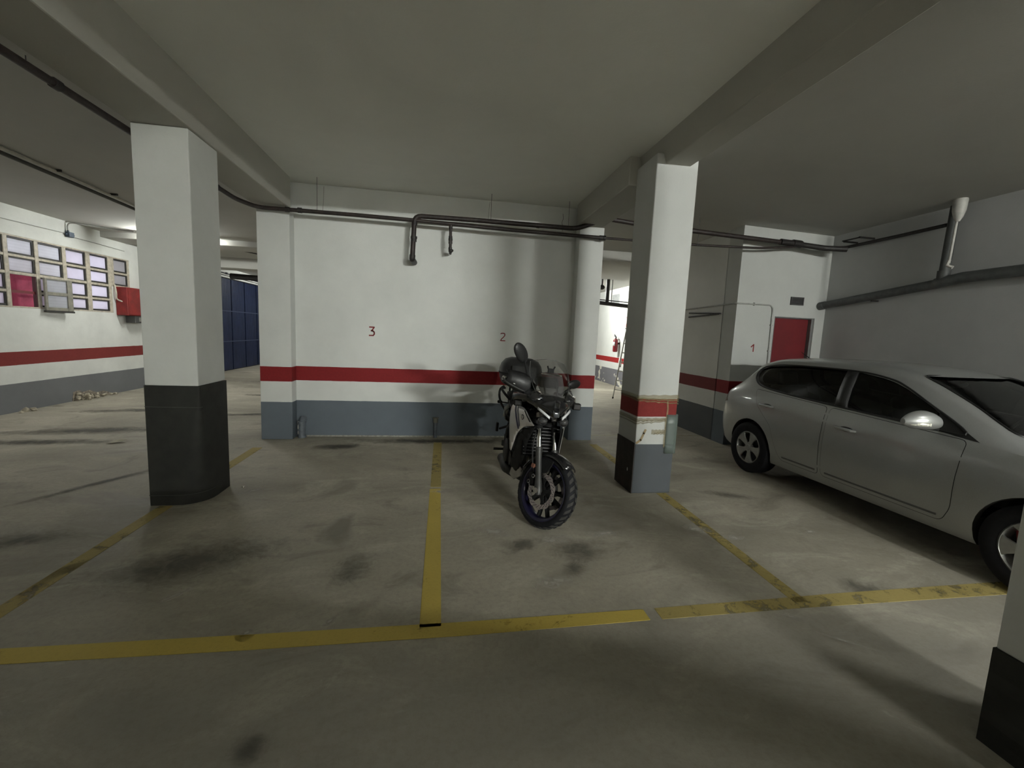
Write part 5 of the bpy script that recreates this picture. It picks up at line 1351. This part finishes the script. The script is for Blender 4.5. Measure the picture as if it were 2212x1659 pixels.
for s in (-1, 1):
    b = MB()
    b.loft([[(x, s * y, z), (x + 0.006, s * (y + 0.004), z - 0.020)] for x, y, z in ((1.553, 0.048, 0.916), (1.528, 0.082, 0.940), (1.495, 0.112, 0.960), (1.465, 0.135, 0.975))], closed=False); b.build('running_light', M_LED, nose, solidify=0.008)
    b = MB(); b.ell((1.475, s * 0.088, 0.868), (0.045, 0.040, 0.030), 16, 10); b.build('projector_lamp', simple('lamp_dark_glass', (0.06, 0.06, 0.062), 0.08, 0.2, coat=1.0), nose)
    b = MB(); b.lathe([(0.030, -0.010), (0.036, -0.010), (0.036, 0.012), (0.030, 0.012)], (1.487, s * 0.088, 0.868), 'X', 20, closed=True); b.build('lamp_bezel', M_MATT, nose)
    # upper wing running back beside the screen
    b = MB(); b.loft([[(1.43, s * 0.09, 1.045), (1.40, s * 0.155, 1.005), (1.38, s * 0.165, 0.985)], [(1.34, s * 0.135, 1.085), (1.32, s * 0.205, 1.045), (1.30, s * 0.215, 1.0)], [(1.24, s * 0.17, 1.10), (1.20, s * 0.255, 1.045), (1.20, s * 0.262, 0.985)], [(1.10, s * 0.19, 1.075), (1.05, s * 0.275, 1.02), (1.05, s * 0.28, 0.96)], [(1.0, s * 0.20, 1.03), (0.96, s * 0.265, 0.985), (0.96, s * 0.265, 0.93)]], closed=False); b.build('side_wing', M_BLACK, nose, solidify=0.008)
    ind = sub('indicator')
    if s < 0: ind.location = (-0.16, 0.03, -0.03)
    b = MB(); b.tube([(1.22, s * 0.20, 1.0), (1.23, s * 0.235, 1.005)], 0.011, 8); b.build('stalk', M_RUBBER, ind)
    b = MB(); b.rbox((1.235, s * 0.262, 1.005), (0.05, 0.075, 0.060)); b.build('housing', M_MATT, ind, bevel=0.012, seg=3)
    b = MB(); b.rbox((1.263, s * 0.262, 1.005), (0.008, 0.06, 0.045)); b.build('lens', simple('smoked_lens', (0.012, 0.010, 0.010), 0.3), ind, bevel=0.003)

# ---- windscreen
def scr(wf, z0, z1, off=0.0):
    rows = []
    for k in range(9):
        t_ = k / 8; z = z0 + (z1 - z0) * t_; f = (z - 1.055) / 0.32
        xc = 1.435 - 0.31 * f + 0.05 * f * (1 - f); w = wf(t_)
        rows.append([(xc - 0.55 * (w * q) ** 2 * 3.2 + off, w * q, z - 0.03 * q * q * t_) for q in [-1 + j / 5 for j in range(11)]])
    return rows
ws_ = sub('windscreen')
b = MB(); b.loft(scr(lambda t_: 0.115 + 0.06 * math.sin(math.pi * 0.5 * min(1, t_ * 1.5)) - 0.045 * max(0, t_ - 0.75) * 4 * 0.35, 1.055, 1.385), closed=False); b.build('pane', M_SCREEN, ws_)
b = MB(); b.loft(scr(lambda t_: 0.03 + 0.085 * math.sin(math.pi * 0.5 * min(1, t_ * 1.7)), 1.045, 1.285, -0.012), closed=False); o = b.build('smoked_panel', M_SMOKE, ws_); o['label'] = 'smoked lower part of the windscreen'
rows = scr(lambda t_: 0.115 + 0.06 * math.sin(math.pi * 0.5 * min(1, t_ * 1.5)) - 0.045 * max(0, t_ - 0.75) * 4 * 0.35, 1.055, 1.385)
b = MB(); b.tube([Vector(r_[0]) for r_ in rows] + [Vector(p) for p in rows[-1][1:-1]] + [Vector(r_[-1]) for r_ in reversed(rows)], 0.0022, 5); b.build('edge', smoked('edge_grey', (0.55, 0.55, 0.55), (0.3, 0.3, 0.3), 0.3), ws_)
b = MB()
for s in (-1, 1): b.tube([(1.36, s * 0.05, 1.06), (1.22, s * 0.06, 1.22)], 0.008, 6)
b.build('bracket', M_MATT, ws_)
# dash, bar across it and the phone holder
dash = sub('dashboard')
b = MB(); b.rbox((1.20, 0, 1.19), (0.03, 0.17, 0.10), (0, R(-35), 0)); b.build('housing', M_MATT, dash, bevel=0.012, seg=3)
b = MB(); b.tube([(1.225, -0.085, 1.262), (1.225, 0.10, 1.262)], 0.007, 8); b.build('crossbar', M_STAN, dash)
b = MB(); b.rbox((1.215, 0.0, 1.295), (0.02, 0.055, 0.04)); b.build('phone_holder', M_MATT, dash, bevel=0.005)
for s in (-1, 1):
    b = MB(); b.tube([(1.215, s * 0.024, 1.31), (1.215, s * 0.034, 1.335)], 0.007, 6); b.build('holder_claw', M_MATT, dash)

# ---- handlebar, guards, mirrors
hb = sub('handlebar')
b = MB(STEER); b.tube(smooth_path([(0.965, -0.41, 1.085), (1.0, -0.25, 1.095), (1.07, -0.10, 1.06), (1.075, 0.0, 1.055), (1.07, 0.10, 1.06), (1.0, 0.25, 1.095), (0.965, 0.41, 1.085)]), 0.0125, 10); b.build('bar', M_MATT, hb)
for s in (-1, 1):
    b = MB(STEER); b.tube([(0.995, s * 0.27, 1.094), (0.966, s * 0.405, 1.086)], 0.019, 12); b.build('grip', M_RUBBER, hb)
    b = MB(STEER); b.tube([(0.964, s * 0.405, 1.086), (0.955, s * 0.44, 1.084)], [0.017, 0.019], 12); b.build('bar_end', M_STEEL, hb)
    b = MB(STEER); b.tube(smooth_path([(1.03, s * 0.23, 1.09), (1.075, s * 0.30, 1.075), (1.06, s * 0.40, 1.065)]), 0.0075, 8); b.build('lever', M_STAN, hb)
    b = MB(STEER); b.rbox((1.005, s * 0.225, 1.10), (0.05, 0.06, 0.05)); b.build('switch_box', M_MATT, hb, bevel=0.012)
    # brush guard
    b = MB(STEER); secs = []
    for k in range(9):
        f = k / 8; y = 0.20 + 0.245 * f; xx = 1.12 - 0.115 * f * f; h = 0.060 + 0.028 * math.sin(math.pi * f) ; zc = 1.085 + 0.015 * f
        secs.append([(xx - 0.03, s * y, zc + h), (xx + 0.012, s * y, zc + h * 0.55), (xx + 0.02, s * y, zc), (xx + 0.006, s * y, zc - h * 0.55), (xx - 0.02, s * y, zc - h * 0.9)])
    b.loft(secs, closed=False); b.build('hand_guard', M_CASE, hb, solidify=0.006)
    b = MB(STEER); b.tube(smooth_path([(1.105, s * 0.20, 1.045), (1.10, s * 0.30, 1.035), (1.03, s * 0.43, 1.055), (0.965, s * 0.445, 1.084)]), 0.008, 8); b.build('guard_bar', M_SLIDER, hb)
    mi = sub('mirror', hb)
    tip = Vector((1.03, s * 0.40, 1.335)) if s < 0 else Vector((1.04, 0.37, 1.255))
    b = MB(STEER); b.tube(smooth_path([(1.03, s * 0.235, 1.10), (1.06, s * 0.28, 1.18), tip + Vector((0.02, -s * 0.05, -0.05))]), 0.0085, 8); b.build('stem', M_MATT, mi)
    rot = Matrix.Rotation(R(s * -34), 3, 'X') @ Matrix.Rotation(R(8 * s), 3, 'Z')
    b = MB(STEER); b.ell(tip, (0.026, 0.060, 0.105) if s < 0 else (0.026, 0.085, 0.045), 18, 12, rot=Matrix.Rotation(R(58), 3, 'X') if s < 0 else Matrix.Rotation(R(20), 3, 'X')); b.build('shell', M_CASE, mi)
    b = MB(STEER); b.ell(tip + Vector((-0.020, 0, 0)), (0.008, 0.050, 0.092) if s < 0 else (0.008, 0.075, 0.037), 18, 12, rot=Matrix.Rotation(R(58), 3, 'X') if s < 0 else Matrix.Rotation(R(20), 3, 'X')); b.build('mirror_glass', simple('mirror_dark', (0.35, 0.35, 0.37), 0.05, 1.0), mi)

# ---- silver side panels with stripes and roundel
def pan_y(x, z):
    return 0.268 - 0.36 * max(0.0, x - 0.98) - 0.10 * max(0.0, 0.78 - z) - 0.22 * max(0.0, z - 0.90) + 0.25 * min(0.0, x - 0.94)
PANEL = round_poly([(0.96, 0.90), (1.00, 0.955), (1.18, 0.945), (1.37, 0.83), (1.22, 0.79), (1.10, 0.70), (1.04, 0.58), (1.00, 0.50), (0.965, 0.54), (0.94, 0.74)], [0.03, 0.03, 0.04, 0.015, 0.04, 0.06, 0.08, 0.02, 0.02, 0.05])
for s in (-1, 1):
    side = lambda off: (lambda x, z: Vector((x, s * (pan_y(x, z) + off), z)))
    pn = patch('side_panel', PANEL, M_BSILV, bike, side(0.0), 0.006, sub=(0.04, 0.04), outward=(0, s, 0))
    patch('panel_liner', PANEL, M_MATT, pn, side(-0.012), 0.002, sub=(0.08, 0.08), outward=(0, -s, 0))
    for q in ([(1.03, 0.94), (1.055, 0.94), (1.10, 0.84), (1.145, 0.75), (1.125, 0.74), (1.07, 0.84)], [(1.075, 0.935), (1.088, 0.935), (1.13, 0.84), (1.158, 0.78), (1.146, 0.765), (1.115, 0.84)]):
        patch('stripe', q, simple('navy_decal', (0.015, 0.016, 0.05), 0.35), pn, side(0.0015), 0, sub=(0.03, 0.03), outward=(0, s, 0))
    patch('slot_decal', [(1.19, 0.925), (1.205, 0.93), (1.32, 0.85), (1.30, 0.845)], M_MATT, pn, side(0.0015), 0, sub=(0.04, 0.04), outward=(0, s, 0))
    cx, cz, r_ = 1.185, 0.865, 0.024
    for rad, m_, off in ((r_, simple('roundel_dark', (0.02, 0.018, 0.03), 0.3), 0.0018), (r_ * 0.62, M_STAN, 0.0030)):
        patch('roundel', [(cx + rad * math.cos(2 * math.pi * k / 20), cz + rad * math.sin(2 * math.pi * k / 20)) for k in range(20)], m_, pn, side(off), 0, sub=(0.05, 0.05), outward=(0, s, 0))
    b = MB()
    for k in range(3):
        a = 2 * math.pi * k / 3 + math.pi / 2; e = Vector((math.cos(a), math.sin(a)))
        stroke(b, [(cx, cz), (cx + e.x * r_ * 0.6, cz + e.y * r_ * 0.6)], 0.005, lambda x, z, d: side(0.0032 + d)(x, z), 0.001)
    b.build('roundel_spokes', simple('roundel_ink', (0.02, 0.018, 0.03), 0.3), pn, smooth=False)
    # black lower cowl behind the wheel
    cow = round_poly([(1.36, 0.82), (1.22, 0.78), (1.10, 0.69), (1.035, 0.57), (1.0, 0.46), (0.90, 0.34), (1.10, 0.36), (1.20, 0.50), (1.25, 0.66)], 0.02)
    patch('lower_cowl', cow, M_MATT, bike, lambda x, z: Vector((x, s * (pan_y(x, z) - 0.016), z)), 0.006, sub=(0.05, 0.05), outward=(0, s, 0))
# pale trim strip along the tank edge
for s in (-1, 1):
    b = MB(); b.tube([(0.80, s * 0.232, 0.972), (1.02, s * 0.235, 0.968)], 0.006, 6); b.build('trim_strip', M_STEEL, bike)

# ---- radiator, engine, frame
rd = sub('radiator')
b = MB(); b.rbox((1.16, 0, 0.66), (0.04, 0.34, 0.28), (0, R(-14), 0)); b.build('core', simple('radiator_black', (0.006, 0.006, 0.006), 0.9, spec=0.05), rd, bevel=0.006)
for k in range(9):
    b = MB(); b.rbox((1.185 - 0.0065 * (k - 4), 0, 0.66 + (k - 4) * 0.028), (0.006, 0.32, 0.004), (0, R(-14), 0)); b.build('fin', M_ENG, rd, smooth=False)
en = sub('engine')
b = MB(); b.rbox((0.70, 0, 0.40), (0.46, 0.34, 0.26)); b.build('crankcase', M_ENG, en, bevel=0.05, seg=3)
b = MB(); b.rbox((0.94, 0, 0.58), (0.20, 0.30, 0.34), (0, R(32), 0)); b.build('cylinder_block', M_ENG, en, bevel=0.03, seg=3)
for s in (-1, 1):
    b = MB(); b.tube([(0.62, s * 0.16, 0.41), (0.62, s * 0.215, 0.41), (0.62, s * 0.225, 0.41)], [0.125, 0.12, 0.10], 28); b.build('engine_cover', M_ENG, en)
    b = MB(); b.tube([(0.80, s * 0.16, 0.38), (0.80, s * 0.20, 0.38)], [0.075, 0.07], 24); b.build('small_cover', M_ENG, en)
ex = sub('exhaust')
for s in (-1, 1):
    b = MB(); b.tube(smooth_path([(1.05, s * 0.07, 0.58), (1.13, s * 0.08, 0.46), (1.10, s * 0.07, 0.30), (0.98, s * 0.04, 0.215), (0.80, -0.02, 0.19)]), 0.021, 12); b.build('header_pipe', M_STEEL, ex)
b = MB(); b.tube(smooth_path([(0.84, -0.05, 0.20), (0.76, -0.12, 0.22), (0.66, -0.185, 0.235), (0.48, -0.19, 0.24), (0.34, -0.20, 0.255)]), [0.04] * 6 + [0.05] * 6 + [0.055] * 6 + [0.052] * 6 + [0.04], 16); b.build('silencer', M_ENG, ex)
b = MB(); b.loft([[(0.98, -0.10, 0.34), (1.0, -0.115, 0.27), (0.90, -0.16, 0.20), (0.82, -0.19, 0.23), (0.84, -0.165, 0.36)], [(0.97, -0.08, 0.34), (0.99, -0.095, 0.27), (0.89, -0.14, 0.20), (0.81, -0.17, 0.23), (0.83, -0.145, 0.36)]]); o = b.build('heat_shield', simple('pale_heat_shield', (0.36, 0.34, 0.31), 0.45, 0.4), ex, bevel=0.006); o['label'] = 'pale heat shield low on the exhaust'
fr = sub('frame')
for s in (-1, 1):
    b = MB(); b.tube([(1.18, s * 0.07, 0.93), (0.85, s * 0.19, 0.76), (0.45, s * 0.17, 0.60), (0.36, s * 0.15, 0.40)], [0.032, 0.034, 0.034, 0.04], 12); b.build('spar', M_MATT, fr)
    b = MB(); b.tube([(0.50, s * 0.15, 0.70), (0.10, s * 0.14, 0.82), (-0.25, s * 0.10, 0.87)], 0.018, 10); b.build('subframe', M_MATT, fr)
    b = MB(); b.loft([[(x, s * (y - 0.02), z - h), (x, s * (y + 0.02), z - h), (x, s * (y + 0.02), z + h), (x, s * (y - 0.02), z + h)] for x, y, z, h in ((0.42, 0.13, 0.40, 0.045), (0.20, 0.135, 0.37, 0.04), (-0.04, 0.14, 0.315, 0.035))]); b.build('swingarm', M_MATT, fr, bevel=0.01)
b = MB(); b.tube([(0.40, 0.16, 0.30), (0.44, 0.24, 0.03), (0.46, 0.27, 0.012)], [0.014, 0.013, 0.02], 10); b.build('side_stand', M_MATT, bike)
for s in (-1, 1):
    pg = sub('footrest')
    b = MB(); b.tube([(0.42, s * 0.19, 0.365), (0.42, s * 0.31, 0.36)], 0.013, 10); b.build('peg', M_RUBBER, pg)
    b = MB(); b.prism(round_poly([(0.30, 0.50), (0.44, 0.52), (0.46, 0.34), (0.38, 0.32)], 0.02), lambda a, c, d: (a, s * (0.185 + d), c), 0, 0.008); b.build('heel_plate', M_MATT, pg)
    pg = sub('passenger_footrest')
    b = MB(); b.tube([(0.34, s * 0.17, 0.60), (0.18, s * 0.23, 0.53)], 0.013, 8); b.build('hanger', M_MATT, pg)
    b = MB(); b.rbox((0.17, s * 0.262, 0.545), (0.05, 0.028, 0.10)); b.build('peg', M_RUBBER, pg, bevel=0.008)

# ---- tank, seat, tail
def tsec(x, w, zb, zt):
    pts = [(0, zb), (w * 0.8, zb), (w, zb + (zt - zb) * 0.35), (w * 0.97, zb + (zt - zb) * 0.65), (w * 0.72, zt - 0.02), (w * 0.35, zt), (0, zt + 0.004)]
    return [(x, y, z) for y, z in pts] + [(x, -y, z) for y, z in reversed(pts[1:-1])]
b = MB(); b.loft([tsec(0.50, 0.10, 0.78, 0.86), tsec(0.55, 0.135, 0.76, 0.93), tsec(0.66, 0.175, 0.74, 1.01), tsec(0.80, 0.205, 0.74, 1.055), tsec(0.95, 0.215, 0.76, 1.05), tsec(1.06, 0.19, 0.80, 1.0), tsec(1.12, 0.12, 0.86, 0.95)]); tk = b.build('fuel_tank', M_BLACK, bike, angle=50)
b = MB(); b.tube([(0.84, 0, 1.055), (0.84, 0, 1.068)], 0.05, 20); b.build('filler_cap', M_STEEL, tk)
b = MB(); b.loft([tsec(0.58, 0.11, 0.79, 0.855), tsec(0.45, 0.15, 0.77, 0.85), tsec(0.25, 0.165, 0.78, 0.855), tsec(0.13, 0.15, 0.80, 0.885), tsec(-0.10, 0.145, 0.82, 0.915), tsec(-0.28, 0.12, 0.85, 0.92)]); b.build('seat', simple('seat_vinyl', (0.016, 0.015, 0.015), 0.65, bmp=0.2), bike, angle=50)
b = MB(); b.loft([tsec(0.42, 0.13, 0.66, 0.79), tsec(0.15, 0.15, 0.68, 0.83), tsec(-0.15, 0.125, 0.76, 0.86), tsec(-0.36, 0.08, 0.80, 0.88), tsec(-0.42, 0.05, 0.83, 0.87)]); tl = b.build('tail', M_BLACK, bike, angle=40)
b = MB(); b.rbox((-0.42, 0, 0.85), (0.02, 0.09, 0.03)); b.build('tail_lamp', M_TAIL, tl)
for s in (-1, 1):
    b = MB(); b.loft([[(0.36, s * 0.14, 0.63), (0.30, s * 0.20, 0.66), (0.30, s * 0.21, 0.75), (0.34, s * 0.17, 0.80)], [(0.16, s * 0.13, 0.66), (0.14, s * 0.19, 0.70), (0.14, s * 0.20, 0.77), (0.18, s * 0.16, 0.81)]], closed=False); b.build('side_cover', simple('grey_side_cover', (0.10, 0.095, 0.085), 0.5), bike, solidify=0.008)
b = MB(); b.rbox((-0.50, 0, 0.60), (0.01, 0.20, 0.13), (0, R(20), 0)); b.build('number_plate', simple('plate_pale', (0.5, 0.5, 0.48), 0.5), bike, smooth=False)
b = MB(); b.loft([[(-0.36, -0.05, 0.82), (-0.36, 0.05, 0.82), (-0.32, 0.05, 0.80), (-0.32, -0.05, 0.80)], [(-0.50, -0.06, 0.54), (-0.50, 0.06, 0.54), (-0.47, 0.06, 0.53), (-0.47, -0.06, 0.53)]]); b.build('plate_hanger', M_MATT, bike)
for s in (-1, 1):
    ind = sub('indicator')
    b = MB(); b.tube([(-0.42, s * 0.05, 0.73), (-0.42, s * 0.15, 0.735)], 0.009, 8); b.build('stalk', M_RUBBER, ind)
    b = MB(); b.rbox((-0.42, s * 0.175, 0.738), (0.04, 0.06, 0.035)); b.build('housing', M_MATT, ind, bevel=0.01)
    gr = sub('grab_rail')
    b = MB(); b.tube(smooth_path([(0.16, s * 0.15, 0.86), (0.10, s * 0.21, 0.92), (-0.10, s * 0.215, 0.945), (-0.30, s * 0.15, 0.93)]), 0.014, 10); b.build('rail', M_MATT, gr)
    b = MB(); b.tube(smooth_path([(-0.16, s * 0.18, 0.97), (-0.15, s * 0.225, 0.93), (-0.13, s * 0.23, 0.85), (-0.08, s * 0.205, 0.77), (0.02, s * 0.17, 0.72)]), 0.013, 10); b.build('pannier_hoop', M_MATT, gr)

# ---- top case on its rack
rk = sub('rack')
b = MB(); b.rbox((-0.16, 0, 0.984), (0.34, 0.26, 0.014)); b.build('plate', M_MATT, rk, bevel=0.005)
for x in (-0.28, -0.04):
    for s in (-1, 1):
        b = MB(); b.tube([(x, s * 0.09, 0.90), (x, s * 0.09, 0.982)], 0.012, 8); b.build('stay', M_MATT, rk)
tc = sub('top_case'); tc.location = (0, 0, 0.03)
def sup(cx, hx, hy, z, e=2.7, n=40, taper=0.0):
    out = []
    for k in range(n):
        a = 2 * math.pi * k / n; ca, sa = math.cos(a), math.sin(a)
        out.append((cx + hx * math.copysign(abs(ca) ** (2 / e), ca), hy * math.copysign(abs(sa) ** (2 / e), sa), z)); 
    return out
b = MB(); b.loft([sup(-0.19, 0.165, 0.185, 0.963), sup(-0.19, 0.185, 0.215, 0.985), sup(-0.195, 0.205, 0.242, 1.04), sup(-0.20, 0.212, 0.252, 1.095)]); b.build('shell', M_CASE, tc, angle=60)
b = MB(); b.loft([sup(-0.20, 0.214, 0.254, 1.103), sup(-0.20, 0.212, 0.252, 1.15), sup(-0.20, 0.195, 0.235, 1.21), sup(-0.20, 0.155, 0.195, 1.262), sup(-0.20, 0.09, 0.125, 1.288), sup(-0.20, 0.02, 0.03, 1.294)]); b.build('lid', M_CASE, tc, angle=60)
b = MB(); b.loft([sup(-0.20, 0.214, 0.254, 1.090), sup(-0.20, 0.217, 0.257, 1.093), sup(-0.20, 0.217, 0.257, 1.106), sup(-0.20, 0.214, 0.254, 1.109)], caps=False); b.build('seam_band', M_MATT, tc)
b = MB(); b.rbox((-0.415, 0, 1.09), (0.02, 0.09, 0.06)); b.build('latch', M_MATT, tc, bevel=0.006)
b = MB(); b.loft([[(0.02, y, 1.02), (0.028, y, 1.05), (0.02, y, 1.20)] for y in [-0.14 + 0.04 * k for k in range(8)]], closed=False); b.build('back_pad', simple('pad_black', (0.03, 0.03, 0.03), 0.8), tc, solidify=0.02)
